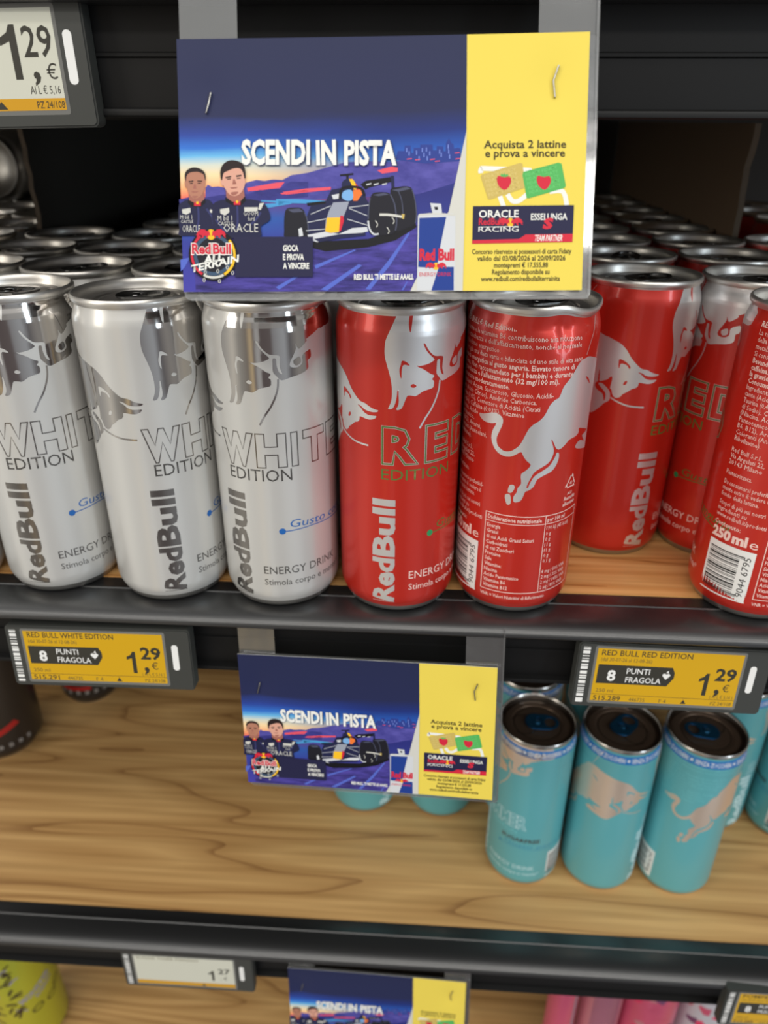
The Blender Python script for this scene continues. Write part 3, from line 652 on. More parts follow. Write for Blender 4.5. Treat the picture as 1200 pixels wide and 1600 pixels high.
red = can_shell('energy_drink_can', RED_PAINT, tab_rot=-1.4)
front_label(red, 'red'); back_label(red, 'red')
place(red, -10.8, 307.1, 0, -.7, R_LAB+'in the front row touching the last white can', 'drink can', G_FRONT, -1.4)
place(copy_tree(red), 98.9, 363.9, 0, 13.8, R_LAB+'set back behind the bare wooden gap', 'drink can', 'slim cans set back behind the gap', -1.2-RB(13.8))
place(copy_tree(red), 152.5, 364.0, 0, -47.6, R_LAB+'half hidden behind the right-edge can', 'drink can', 'slim cans set back behind the gap', -1.4+RB(47.6))
place(copy_tree(red), 155.0, 310.7, 0, 81.0, R_LAB+'at the right photo edge showing its barcode', 'drink can', G_FRONT, -1.2-RB(81))
dd = dent_at(radians(17)-RB(72.5))
dented = can_shell('energy_drink_can', RED_PAINT, deform=dd, n=192)
front_label(dented, 'red', dd); back_label(dented, 'red', dd)
place(dented, 43.2, 309.7, 0, 72.5, 'dented red can with a crushed shoulder showing its nutrition table', 'drink can', G_FRONT, -1.3-RB(72.5))

# plain-sided rows behind, only rims, lids and tabs can be seen
SKIP = ('bull_emblem', 'edition_lettering', 'brand_lettering', 'small_print', 'ingredients_text', 'nutrition_table', 'barcode', 'opening_score', 'base_rim', 'rivet', 'tongue')
rows_w = 'white cans in the rows behind the front row'; rows_r = 'red cans in the rows behind the front row'
ORD = ('first', 'second', 'third', 'fourth', 'fifth', 'sixth', 'seventh', 'eighth', 'ninth', 'tenth')
for k in range(1, 9):
    for j in range(9):
        x = -220.0+54.0*j; y = 366+54.4*(k-1)+random.uniform(-.3, .3); isw = x < 5
        if (k == 1 and j >= 6) or (k == 2 and j == 8): continue
        if x < -200 and k > 2: x = -219.5
        if j in (0, 8) and k > 3: continue
        if j == 8: x = 212
        if k == 1: x = (-223.0, -168.5, -115.0, -61.5, -8.0, 45.5)[j]
        o = copy_tree(white if isw else red, None, SKIP)
        place(o, x, y+(3 if not isw and k > 1 else 0), 0, random.uniform(0, 160),
              '%s slim can, only its lid showing, %s row from the front, %s from the left' % ('white' if isw else 'red', ORD[k], ORD[j]), 'drink can', rows_w if isw else rows_r)
for k in range(0, 8):
    for j in range(3):
        x = -278-54.0*j; y = 357+54.2*k
        if x+26 < -.58*y: continue
        o = copy_tree(white, None, SKIP); place(o, x, y, 0, random.uniform(0, 160), 'slim can left of the black divider, %s row from the front, %s out from it' % (ORD[k], ORD[j]), 'drink can', 'cans beyond the left divider')
for k in range(4, 8):
    for j in range(2):
        x = 262+54.0*j; y = 325+54.2*k
        if x-26 > .45*y: continue
        o = copy_tree(red, None, SKIP); place(o, x, y, 0, random.uniform(0, 160), 'slim can right of the cardboard divider, %s row from the front, %s out from it' % (ORD[k], ORD[j]), 'drink can', 'cans beyond the right divider')
o = copy_tree(white, None, ('ingredients_text',)); place(o, -231.5, 303.0, 0, 60.0, 'sliver of a silver and dark can at the left photo edge', 'drink can', G_FRONT)
# cans lying on their sides on top of the left block
for i, (x, z) in enumerate(((-353.2, 164.3), (-299.5, 164.3))):
    o = copy_tree(white, None, SKIP[:8]); o.location = (x*S, 640*S, z*S); o.rotation_euler = (-pi/2, .5*i, 0)
    tag(o, ['can lying on its side on the far-left rows, round base facing out', 'can lying on its side against the black divider, mostly hidden'][i], 'drink can', 'cans laid on top of the left rows')

# turquoise cans on the shelf below
ZL = -296.2
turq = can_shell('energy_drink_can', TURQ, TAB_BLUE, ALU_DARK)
front_label(turq, 'turquoise'); back_label(turq, 'turquoise'); zero_band(turq)
G_T = 'turquoise sugar-free cans on the lower shelf'
def tq(first, x, y, anchor, tabw, label):
    o = turq if first else copy_tree(turq); place(o, x, y, ZL, anchor, label, 'drink can', G_T, tabw-RB(anchor)); return o
tq(True, 82.8, 390.2, -38.0, -1.65, 'turquoise can beside the middle promotional card, its barcode low on the right')
tq(False, 138.9, 388.9, 28.0, -.75, 'turquoise can under the red-edition tag with the tab pointing to the back right')
tq(False, 194.2, 388.5, 68.0, 1.45, 'turquoise can with a copper bull across it, rightmost of the front three')
tq(False, 238.0, 448.0, 17.5, 0, 'turquoise can directly behind the front one with the copper bull')
tq(False, 293.0, 440.0, 91.0, 0, 'turquoise can cut off by the right photo edge')
tq(False, -40.0, 447.5, 24.0, 0, 'turquoise can base under the left half of the middle promotional card')
tq(False, 22.5, 446.5, 45.0, 0, 'turquoise can base under the yellow part of the middle promotional card')
tq(False, 83.0, 446.0, 0, 0, 'turquoise can behind the front one beside the card, only its top edge showing')
tq(False, 139.0, 446.0, 0, 0, 'turquoise can behind the one under the red-edition tag, nearly hidden')

# ------------------------------------------------------------------ promotional cards
# artwork drawn in sheet units, taken to card millimetres (122 x 73.3)
HM = [0.1958132, -0.0059790289, -53.477929, -0.0033582211, -0.18078424, 12.132133, 4.5814749e-05, -9.5207291e-05]
def cm(x, y):
    d = HM[6]*x+HM[7]*y+1
    return ((HM[0]*x+HM[1]*y+HM[2])/d, (HM[3]*x+HM[4]*y+HM[5])/d)
def art(ox, oy, sc, pts): return [cm(ox+a/sc, oy+b/sc) for a, b in pts]
def A1(p): return art(260, 240, 5.4545, p)
def A2(p): return art(430, 200, 3.871, p)
def A3(p): return art(600, 40, 3.3333, p)
def AP(p): return art(0, 0, 1, p)

def sky_print():
    m = bpy.data.materials.new('printed_dusk_sky'); m.use_nodes = True; t = m.node_tree; b = t.nodes['Principled BSDF']; N = t.nodes.new; Lk = t.links.new
    tcn = N('ShaderNodeTexCoord'); sp = N('ShaderNodeSeparateXYZ'); Lk(tcn.outputs['Object'], sp.inputs[0])
    def ramp(stops):
        r = N('ShaderNodeValToRGB'); el = r.color_ramp.elements
        el[0].position = stops[0][0]; el[0].color = srgb(*stops[0][1]); el[1].position = stops[-1][0]; el[1].color = srgb(*stops[-1][1])
        for p, c in stops[1:-1]: q = el.new(p); q.color = srgb(*c)
        return r
    v = N('ShaderNodeMath'); v.operation = 'MULTIPLY'; v.inputs[1].default_value = -1/.0733; Lk(sp.outputs['Z'], v.inputs[0])
    no = N('ShaderNodeTexNoise'); mp = N('ShaderNodeMapping'); mp.inputs['Scale'].default_value = (14, 1, 90); mp.inputs['Rotation'].default_value = (0, radians(8), 0)
    no.inputs['Scale'].default_value = 1.0; no.inputs['Detail'].default_value = 4
    Lk(tcn.outputs['Object'], mp.inputs[0]); Lk(mp.outputs[0], no.inputs['Vector'])
    ad = N('ShaderNodeMath'); ad.operation = 'MULTIPLY_ADD'; ad.inputs[1].default_value = .09; Lk(no.outputs['Fac'], ad.inputs[0])
    sb = N('ShaderNodeMath'); sb.operation = 'SUBTRACT'; sb.inputs[1].default_value = .045; Lk(v.outputs[0], sb.inputs[0]); Lk(sb.outputs[0], ad.inputs[2])
    left = ramp([(0, (34, 40, 74)), (.30, (34, 40, 78)), (.36, (40, 66, 150)), (.42, (48, 110, 200)), (.455, (105, 180, 225)), (.49, (205, 212, 200)), (.53, (245, 215, 165)), (.58, (243, 170, 118)), (.62, (232, 100, 90)), (.655, (90, 70, 140)), (.70, (40, 90, 170)), (.80, (50, 60, 150)), (1, (66, 62, 160))])
    right = ramp([(0, (34, 40, 74)), (.28, (34, 40, 78)), (.36, (28, 48, 120)), (.43, (36, 84, 172)), (.47, (56, 110, 190)), (.52, (44, 60, 140)), (.60, (40, 44, 120)), (.68, (44, 52, 130)), (.76, (56, 58, 140)), (.88, (60, 44, 120)), (1, (50, 44, 120))])
    Lk(ad.outputs[0], left.inputs[0]); Lk(ad.outputs[0], right.inputs[0])
    mx = N('ShaderNodeMix'); mx.data_type = 'RGBA'; mr_ = N('ShaderNodeMapRange'); mr_.inputs['From Min'].default_value = .020; mr_.inputs['From Max'].default_value = .062
    Lk(sp.outputs['X'], mr_.inputs['Value']); Lk(mr_.outputs[0], mx.inputs[0]); Lk(left.outputs[0], mx.inputs[6]); Lk(right.outputs[0], mx.inputs[7])
    Lk(mx.outputs[2], b.inputs['Base Color']); b.inputs['Roughness'].default_value = .5; b.inputs['Specular IOR Level'].default_value = .25
    return m
def pm(name, r, g, b): return mat('printed_'+name, srgb(r, g, b), .5, 0, .22, 0)
P_SKY = sky_print(); P_YEL = pm('yellow', 230, 207, 86); P_NAVY = pm('navy', 34, 34, 66); P_WHITE = pm('white', 232, 232, 226); P_GREY = pm('soft_grey', 205, 204, 196)
P_MNT = pm('violet_hills', 72, 70, 150); P_MNT2 = pm('dark_violet_hills', 50, 48, 118); P_PINK = pm('pink_glow', 225, 84, 100); P_CITY = pm('blue_city', 44, 62, 140); P_CITYL = pm('city_light', 110, 130, 205)
P_ROAD = pm('road', 48, 44, 108)
def mottle(m, c1, c2, sc):
    t = m.node_tree; no = t.nodes.new('ShaderNodeTexNoise'); r = t.nodes.new('ShaderNodeValToRGB'); tcn = t.nodes.new('ShaderNodeTexCoord'); mp = t.nodes.new('ShaderNodeMapping')
    mp.inputs['Scale'].default_value = sc; mp.inputs['Rotation'].default_value = (0, radians(32), 0); no.inputs['Scale'].default_value = 1; no.inputs['Detail'].default_value = 5; no.inputs['Roughness'].default_value = .65
    r.color_ramp.elements[0].position = .35; r.color_ramp.elements[0].color = srgb(*c1); r.color_ramp.elements[1].position = .66; r.color_ramp.elements[1].color = srgb(*c2)
    t.links.new(tcn.outputs['Object'], mp.inputs[0]); t.links.new(mp.outputs[0], no.inputs['Vector']); t.links.new(no.outputs['Fac'], r.inputs[0]); t.links.new(r.outputs[0], t.nodes['Principled BSDF'].inputs['Base Color'])
mottle(P_ROAD, (40, 36, 96), (84, 74, 168), (70, 1, 420)); mottle(P_MNT2, (44, 44, 112), (62, 62, 142), (90, 1, 300))
mottle(P_MNT, (62, 60, 138), (88, 84, 166), (120, 1, 260)); P_CURB = pm('light_blue_curb', 84, 104, 196); P_TEAL = pm('teal_curb', 70, 150, 205); P_SUIT = pm('navy_suit', 30, 32, 64); P_SUITL = pm('suit_highlight', 52, 56, 104); P_SKIN = pm('skin', 214, 160, 140); P_SKIN2 = pm('tanned_skin', 176, 122, 100)
P_SKSH = pm('skin_shade', 160, 102, 90); P_HAIR = pm('dark_hair', 40, 28, 30); P_BLACK = pm('black', 16, 16, 22); P_TYRE = pm('tyre', 26, 26, 36); P_TYREL = pm('tyre_edge', 74, 78, 100); P_CAR = pm('car_navy', 30, 34, 70)
P_CARG = pm('car_grey', 150, 156, 170); P_RED = pm('red', 206, 40, 62); P_GOLD = pm('gold', 244, 190, 40); P_GREEN = pm('card_green', 84, 176, 92); P_TAN = pm('card_tan', 200, 176, 96); P_TEXT = pm('dark_text', 62, 54, 34); P_CANB = pm('can_blue', 30, 60, 140); P_SILV = pm('can_silver', 205, 208, 212); P_ORANGE = pm('orange', 236, 120, 50)
P_GREENL = pm('card_green_text', 110, 200, 118); P_TANL = pm('card_tan_text', 216, 196, 124); P_CYAN = pm('helmet_blue', 120, 170, 220)

def card_map(x, z, o):
    y = -.15-o
    for sx_, sz_ in ((8.2, -17), (111.5, -15)):                 # the card is pulled in a little where it is stapled
        d = math.hypot((x-sx_)/5.5, (z-sz_)/8); y += 1.0*math.exp(-d*d)
    y += .5*sin(x/122*pi)
    return (x, y, z)
def px_text(f, s, x0, y0, x1, y1, cap, m, L, bold=0, shear=0, res=2):
    """a line of lettering from the baseline start to the baseline end"""
    a, b = cm(x0, y0), cm(x1, y1); w = math.hypot(b[0]-a[0], b[1]-a[1])
    f.text(s, a[0], a[1], cap, m, L, w, bold, math.atan2(b[1]-a[1], b[0]-a[0]), shear, 'L', res)
CUTY = tuple(-4.0*i for i in range(1, 18))
def pb(f, name, parent, base=0): 
    for i, v in enumerate(f.V): f.V[i] = (v[0], v[1], v[2]+base)
    return f.build(name, parent, card_map, .018, 3.0, CUTY)
def bull_pair(f, cx, cy, w, L, sun=True):
    """two small charging bulls meeting before a yellow disc"""
    if sun: f.poly(ellipse(cx, cy, w*.15, w*.17, 20), P_GOLD, L)
    B = [(-.5, -.02), (-.44, .10), (-.33, .17), (-.20, .16), (-.13, .10), (-.07, .13), (-.04, .05), (-.02, -.07), (-.07, -.02), (-.11, -.09), (-.16, -.13), (-.14, -.05), (-.22, -.03), (-.26, -.10), (-.33, -.12), (-.30, -.04), (-.38, 0), (-.44, -.08), (-.50, -.12), (-.46, -.03)]
    for s_ in (1, -1): f.poly([(cx+s_*x*w, cy+y*w) for x, y in B][::s_], P_RED, L+1)
def sign(label, group):
    t = thing('promotional_card', label, 'promotional card', group)
    # holder: two clear hanging strips and a clear backing pocket a little larger than the card
    def sheet_(name, pts, y, th, m=CLEAR):
        n = len(pts); V = [(x, y, z) for x, z in pts]+[(x, y+th, z) for x, z in pts]
        Fc = [tuple(range(n)), tuple(range(2*n-1, n-1, -1))]+[(i, (i+1) % n, n+(i+1) % n, n+i)[::-1] for i in range(n)]
        o = mesh(name, V, Fc, m, t); fix_normals(o); return o
    sheet_('clear_pocket', rrect(-.2, -75.6, 125.0, .2, 2.2), 1.5, .5)
    f = Flat()
    f.stroke([(124.6, 20), (124.6, -10), (124.9, -30), (124.5, -50), (124.4, -72), (123.2, -75.0), (119, -75.4), (60, -75.5), (2, -75.5)], .8, CLEAR, 0)
    o = f.build('welded_edge', t, lambda x, z, q: (x, .9, z), .02, 6)
    for x0, x1 in ((.3, 17.8), (107.5, 125)):
        o = sheet_('hanging_strip', [(x0, -20), (x1, -20), (x1, 16), (x0, 16)], 2.1, .4)
    # card stock with the printed background
    f = Flat(); edge = cm(728, 53), cm(727.5, 204), cm(722, 455)
    f.poly([(0, 0), (edge[0][0], 0), edge[1], edge[2], (0, -73.3)], P_SKY, 0); f.poly([(edge[0][0], 0), (122, 0), (122, -73.3), edge[2], edge[1]], P_YEL, 0)
    fr = f.build('card', t, card_map, .018, 3.0, CUTY)
    back = Flat(); back.poly(rect(0, -73.3, 122, 0), P_WHITE, 0); back.build('card_back', fr, lambda x, z, o: (lambda p: (p[0], p[1]+.3, p[2]))(card_map(x, z, 0)), .018, 3.0, CUTY)
    # landscape
    f = Flat()
    f.poly(A1([(330, 290), (350, 262), (385, 282), (440, 278), (500, 290), (640, 262), (690, 240), (760, 222), (830, 230), (900, 218), (980, 222), (1060, 180), (1130, 172), (1200, 160)])+A2([(330, 230), (420, 205), (560, 200), (700, 205), (780, 190), (1120, 190), (1090, 330), (860, 400)])+A1([(700, 420), (330, 400)]), P_MNT, 1)
    f.poly(A1([(680, 290), (800, 268), (930, 245), (1000, 240), (960, 290), (800, 310), (690, 320)]), P_PINK, 2)
    f.poly(A1([(108, 388), (200, 368), (330, 372), (460, 350), (700, 340), (800, 300), (960, 295), (1050, 235), (1200, 240), (1200, 370), (1000, 382), (800, 400), (560, 440), (112, 430)]), P_MNT2, 2)
    f.poly(A1([(960, 335), (1100, 320), (1200, 305), (1200, 322), (1080, 340), (980, 346)]), P_PINK, 3)
    f.poly(A2([(40, 385), (180, 365), (330, 355), (330, 372), (180, 388), (60, 402)]), P_PINK, 3)
    f.poly(A2([(610, 255), (700, 232), (735, 240), (735, 262), (640, 275)]), P_PINK, 3)
    f.poly(A2([(0, 428), (120, 428), (330, 440), (320, 470), (180, 455), (60, 452), (0, 470)]), P_TEAL, 3)
    f.poly(A1([(800, 395), (1000, 402), (1050, 410), (1060, 425), (860, 460), (780, 430), (960, 418), (800, 405)]), P_TEAL, 3)
    sk = [(720, 190), (735, 138), (775, 138), (778, 105), (812, 105), (815, 150), (830, 150), (832, 120), (870, 120), (872, 100), (945, 100), (948, 135), (970, 135), (972, 110), (1010, 112), (1012, 140), (1025, 140), (1028, 90), (1045, 62), (1058, 90), (1072, 98), (1076, 125), (1100, 120), (1115, 125), (1120, 200), (900, 215)]
    f.poly(A2(sk), P_CITY, 3)
    for x, y in ((785, 120), (800, 140), (845, 135), (880, 120), (905, 118), (925, 140), (985, 130), (1037, 100), (1040, 130), (1045, 160), (890, 150), (910, 170), (860, 170), (995, 150)): f.poly(A2([(x, y), (x+7, y), (x+7, y+26), (x, y+26)]), P_CITYL, 4)
    for x, y in ((790, 185), (840, 190), (930, 188), (960, 200), (1080, 150), (1085, 185)): f.poly(A2([(x, y), (x+30, y-3), (x+30, y+2), (x, y+5)]), P_PINK, 4)
    f.poly(A2([(-300, 655), (60, 655), (230, 690), (560, 680), (830, 590), (870, 560), (860, 985), (-480, 985), (-490, 800)]), P_ROAD, 2)
    for q in ([(232, 830), (470, 735), (485, 738), (240, 850)], [(270, 975), (500, 822), (520, 832), (310, 982)], [(540, 975), (680, 800), (800, 630), (808, 640), (690, 830), (570, 978)], [(0, 960), (120, 890), (140, 895), (20, 975)], [(760, 980), (790, 930), (796, 932), (770, 982)]): f.poly(A2(q), P_CURB, 3)
    f.poly(A1([(120, 900), (200, 880), (160, 960), (125, 1000)]), P_CURB, 3)
    pb(f, 'printed_landscape', t)
    # race car
    f = Flat()
    f.poly(A2([(150, 690), (560, 670), (840, 560), (850, 600), (720, 680), (560, 720), (300, 745), (200, 720)]), P_BLACK, 0)
    f.poly(A2([(62, 490), (100, 480), (150, 483), (175, 510), (190, 560), (195, 620), (190, 660), (60, 660), (50, 620), (50, 540)]), P_TYRE, 2, True); f.poly(A2([(70, 492), (140, 485), (165, 505), (100, 510)]), P_TYREL, 3)
    f.poly(A2([(690, 375), (730, 358), (790, 352), (822, 370), (838, 430), (848, 520), (840, 580), (790, 605), (720, 620), (700, 500)]), P_TYRE, 2, True); f.poly(A2([(700, 375), (790, 356), (815, 368), (740, 385)]), P_TYREL, 3)
    f.poly(A2([(570, 420), (590, 392), (650, 388), (690, 400), (715, 460), (728, 560), (722, 620), (690, 645), (590, 648), (560, 620), (556, 540), (562, 470)]), P_TYRE, 5, True); f.poly(A2([(585, 405), (650, 392), (685, 402), (620, 412)]), P_TYREL, 6)
    f.stroke(A2([(690, 402), (716, 460), (729, 560), (722, 620)]), .35, P_TYREL, 6); f.stroke(A2([(822, 372), (839, 430), (849, 520), (842, 575)]), .3, P_TYREL, 3); f.stroke(A2([(568, 425), (560, 480), (557, 550)]), .3, P_TYREL, 6); f.stroke(A2([(740, 385), (760, 440), (768, 520)]), .25, P_TYREL, 3); f.stroke(A2([(172, 510), (190, 560), (195, 630)]), .3, P_TYREL, 3)
    for a_, b_ in ((600, 560), (670, 600), (700, 540)): f.stroke(A2([(a_, b_), (a_+14, b_+22), (a_+6, b_+40)]), .25, P_GREY, 6)
    f.stroke(A2([(556, 560), (565, 610), (590, 642), (620, 640)]), .5, P_SILV, 6)
    f.poly(A2([(510, 340), (540, 318), (690, 296), (700, 305), (700, 325), (560, 360), (540, 372)]), P_BLACK, 1); f.poly(A2([(692, 290), (712, 288), (716, 372), (698, 368)]), P_CAR, 2)
    for x in (545, 590, 640): f.poly(A2([(x, 338), (x+30, 332), (x+28, 340), (x, 346)]), P_SILV, 2)
    f.poly(A2([(385, 280), (465, 272), (467, 282), (438, 286), (436, 305), (424, 305), (422, 288), (386, 290)]), P_BLACK, 2)
    f.poly(A2([(396, 352), (400, 325), (425, 306), (460, 308), (490, 345), (500, 375), (400, 375)]), P_CAR, 3, True); f.poly(A2([(440, 308), (462, 308), (492, 350), (500, 372), (470, 372)]), P_GOLD, 4); f.poly(A2([(478, 330), (492, 348), (504, 372), (486, 372)]), P_RED, 5)
    f.poly(A2([(320, 400), (335, 372), (400, 360), (500, 358), (530, 380), (545, 430), (570, 470), (560, 520), (560, 600), (380, 640), (190, 660), (170, 600), (190, 520), (210, 470), (300, 440)]), P_CAR, 2)
    f.poly(A2([(398, 420), (405, 385), (440, 372), (462, 385), (462, 430), (430, 440)]), P_CYAN, 4, True); f.poly(A2([(465, 375), (510, 372), (520, 400), (490, 440), (465, 440)]), P_ORANGE, 4)
    f.stroke(A2([(385, 430), (392, 375), (420, 358), (480, 356), (520, 372), (535, 410)]), .75, P_BLACK, 6)
    f.poly(A2([(335, 405), (385, 395), (385, 425), (345, 430)]), P_SILV, 3)
    f.poly(A2([(345, 450), (440, 445), (430, 480), (410, 530), (390, 600), (382, 630), (330, 636), (296, 626), (300, 560), (320, 500)]), P_CARG, 5); f.poly(A2([(308, 542), (395, 540), (388, 600), (378, 628), (330, 634), (297, 624)]), P_GOLD, 6); f.poly(A2([(388, 530), (405, 530), (410, 560), (392, 620), (380, 628)]), P_RED, 7)
    for q in ([(185, 452), (300, 440), (300, 456), (190, 470)],): f.poly(A2(q), P_BLACK, 3)
    for a, b, w in (((210, 520), (330, 470), .2), ((190, 570), (320, 545), .2), ((440, 485), (550, 530), .2), ((430, 550), (560, 590), .2), ((440, 480), (560, 465), .2), ((180, 620), (300, 610), .2)): f.stroke(A2([a, b]), w, P_SILV, 4)
    f.poly(A2([(190, 645), (300, 625), (380, 640), (460, 605), (550, 598), (556, 625), (470, 645), (390, 660), (250, 690), (200, 672)]), P_SILV, 4); f.poly(A2([(230, 670), (380, 642), (540, 632), (540, 650), (390, 668), (260, 690)]), P_CAR, 5)
    f.stroke(A2([(625, 524), (690, 526), (775, 540)]), .7, P_GREY, 7); f.poly(A2([(760, 520), (778, 522), (772, 552), (762, 548)]), P_TAN, 8)
    f.poly(A2([(135, 610), (155, 600), (165, 650), (140, 655)]), P_SILV, 4)
    pb(f, 'printed_race_car', t, 5)
    # two drivers
    def driver(name, face, hair, body, skin, patches, base):
        f = Flat()
        f.poly(A1(body), P_SUIT, 0, True)
        f.poly(A1(face['neck']), P_SKSH, 1); f.poly(A1(face['ears']), skin, 1, True); f.poly(A1(face['face']), skin, 2, True); f.poly(A1(hair), P_HAIR, 3, True)
        for k in ('brow_l', 'brow_r', 'eye_l', 'eye_r'): f.poly(A1(face[k]), P_HAIR, 3)
        f.poly(A1(face['nose']), P_SKSH, 3); f.poly(A1(face['mouth']), P_SKSH, 3); f.poly(A1(face['chin']), P_SKSH, 3, True)
        f.poly(A1(face['collar']), P_BLACK, 2); bx, by = face['badge']; f.poly(A1([(bx-28, by-12), (bx+28, by-12), (bx+28, by+16), (bx-28, by+16)]), P_RED, 4); f.poly(A1([(bx-9, by-22), (bx+9, by-22), (bx+9, by), (bx-9, by)]), P_GOLD, 5)
        for x, y, w, s in patches['text']: px_text(f, s, *(260+x/5.4545, 240+y/5.4545), *(260+(x+w)/5.4545, 240+y/5.4545), patches['cap'].get(s, 1.2), P_GREY, 3, .0, 0, 1)
        for q in patches['poly']: f.poly(A1(q), P_GREY, 3)
        for q in patches['fold']: f.stroke(A1(q), .6, P_SUITL, 1)
        return pb(f, name, t, base)
    fa = dict(face=[(165, 205), (168, 160+20), (200, 160), (250, 150), (300, 162), (328, 200), (330, 260), (322, 310), (300, 350), (270, 378), (230, 380), (200, 350), (178, 300)], neck=[(190, 330), (320, 330), (325, 385), (290, 420), (240, 425), (195, 400)], ears=[(158, 240), (168, 232), (172, 290), (162, 280)],
              brow_l=[(190, 236), (230, 230), (232, 240), (192, 246)], brow_r=[(262, 230), (305, 232), (304, 242), (264, 240)], eye_l=[(200, 252), (228, 250), (226, 258), (202, 260)], eye_r=[(266, 250), (296, 250), (296, 257), (268, 258)],
              nose=[(236, 262), (248, 262), (256, 300), (228, 300)], mouth=[(214, 322), (270, 322), (262, 332), (222, 332)], chin=[(220, 362), (270, 362), (250, 376), (235, 376)], collar=[(186, 392), (240, 420), (290, 424), (330, 385), (332, 420), (290, 455), (215, 450), (184, 420)], badge=(265, 430))
    driver('printed_driver', fa, [(160, 220), (158, 180), (175, 145), (215, 122), (260, 122), (305, 140), (330, 175), (334, 225), (325, 215), (315, 180), (270, 158), (215, 160), (185, 175), (172, 200), (168, 235)],
           [(106, 456), (134, 415), (185, 395), (240, 440), (300, 440), (335, 390), (390, 420), (420, 520), (420, 700), (130, 700), (112, 640)], P_SKIN2,
           dict(text=[(120, 556, 100, 'M bil 1'), (126, 590, 104, 'CASTLE'), (140, 668, 150, 'ORACLE')], cap={'ORACLE': 2.2, 'CASTLE': .9}, poly=[[(135, 475), (205, 462), (208, 500), (172, 520), (138, 508)], [(370, 475), (410, 480), (405, 510), (372, 500)]], fold=[[(270, 450), (275, 560), (260, 660)], [(340, 470), (390, 540), (400, 600)]]), 15)
    fb = dict(face=[(470, 200), (480, 165), (520, 140), (580, 122), (630, 130), (655, 170), (668, 230), (662, 280), (640, 325), (605, 355), (570, 362), (535, 348), (505, 310), (482, 265)], neck=[(505, 310), (655, 305), (665, 370), (620, 415), (560, 415), (508, 370)], ears=[(460, 228), (474, 225), (484, 272), (468, 268)],
              brow_l=[(500, 202), (548, 192), (550, 203), (504, 214)], brow_r=[(590, 188), (636, 182), (638, 194), (594, 202)], eye_l=[(514, 216), (546, 212), (546, 221), (518, 225)], eye_r=[(596, 210), (630, 206), (630, 214), (600, 219)],
              nose=[(566, 222), (580, 222), (596, 262), (560, 265)], mouth=[(540, 290), (604, 286), (594, 298), (552, 302)], chin=[(548, 332), (610, 326), (590, 352), (560, 356)], collar=[(498, 372), (560, 410), (625, 410), (665, 365), (675, 400), (635, 440), (565, 440), (505, 410)], badge=(600, 422))
    driver('printed_driver', fb, [(462, 215), (458, 150), (480, 95), (530, 62), (590, 62), (640, 85), (665, 130), (672, 200), (662, 215), (650, 165), (625, 130), (575, 128), (520, 150), (485, 170), (474, 225)],
           [(390, 470), (415, 415), (500, 395), (560, 440), (640, 435), (675, 390), (790, 405), (850, 450), (880, 560), (800, 620), (780, 720), (420, 720), (395, 600)], P_SKIN,
           dict(text=[(436, 570, 122, 'M bil 1'), (440, 610, 126, 'CASTLE'), (655, 530, 122, 'GOOM'), (692, 572, 56, 'ford'), (486, 668, 292, 'ORACLE')], cap={'ORACLE': 2.6, 'CASTLE': 1.1, 'M bil 1': 1.5, 'GOOM': 1.4, 'ford': 1.3}, poly=[[(456, 475), (532, 462), (535, 500), (498, 528), (460, 510)], [(660, 458), (775, 458), (772, 492), (662, 495)], [(790, 425), (828, 420), (800, 480), (778, 478)]], fold=[[(600, 445), (605, 560), (600, 640)], [(800, 500), (760, 560), (720, 600)], [(420, 560), (480, 640), (520, 700)]]), 21)
    # emblem
    f = Flat(); c = A1([(400, 862)])[0]; rx = 7.55
    f.poly(ellipse(c[0], c[1], rx, rx*1.02, 60), P_BLACK, 0); f.poly(ellipse(c[0], c[1], rx*.80, rx*.82, 50), pm('blue_grey_ring', 60, 84, 110), 1); f.poly(ellipse(c[0], c[1], rx*.66, rx*.68, 50), P_TYRE, 2)
    f.stroke(ellipse(c[0], c[1], rx*.87, rx*.89, 24, 0, radians(125), radians(238)), .75, P_RED, 2); f.stroke(ellipse(c[0], c[1], rx*.87, rx*.89, 24, 0, radians(-60), radians(40)), .75, P_GOLD, 2); f.stroke(ellipse(c[0], c[1], rx*.87, rx*.89, 20, 0, radians(242), radians(298)), .75, P_GREY, 2)
    s = A1([(382, 690)])[0]; bull_pair(f, s[0], s[1], 9.2, 4)
    px_text(f, 'Red', 260+215/5.4545, 240+855/5.4545, 260+388/5.4545, 240+855/5.4545, 3.2, P_WHITE, 6, .07); px_text(f, 'Bull', 260+392/5.4545, 240+855/5.4545, 260+558/5.4545, 240+855/5.4545, 3.2, P_WHITE, 6, .075)
    px_text(f, 'Red', 260+222/5.4545, 240+852/5.4545, 260+382/5.4545, 240+852/5.4545, 3.0, P_RED, 7, .035); px_text(f, 'Bull', 260+399/5.4545, 240+852/5.4545, 260+551/5.4545, 240+852/5.4545, 3.0, P_RED, 7, .035)
    px_text(f, 'ALL', 260+320/5.4545, 240+938/5.4545, 260+488/5.4545, 240+905/5.4545, 2.3, P_WHITE, 6, .035, .3); px_text(f, 'TERRAIN', 260+212/5.4545, 240+1012/5.4545, 260+615/5.4545, 240+920/5.4545, 2.1, P_WHITE, 6, .03, .3)
    for x, y in ((325, 1075), (455, 1085), (565, 1015), (335, 1010), (440, 1000), (520, 970)): p = A1([(x, y)])[0]; q = ellipse(p[0], p[1], .35, .5, 12); f.stroke(q+[q[0]], .2, P_GREY, 6)
    pb(f, 'printed_emblem', t, 28)
    # dark panel and wording
    f = Flat(); f.poly(A1([(575, 708), (1243, 708), (1243, 1050), (585, 1050)]), P_NAVY, 0); pb(f, 'printed_panel', t, 26)
    f = Flat()
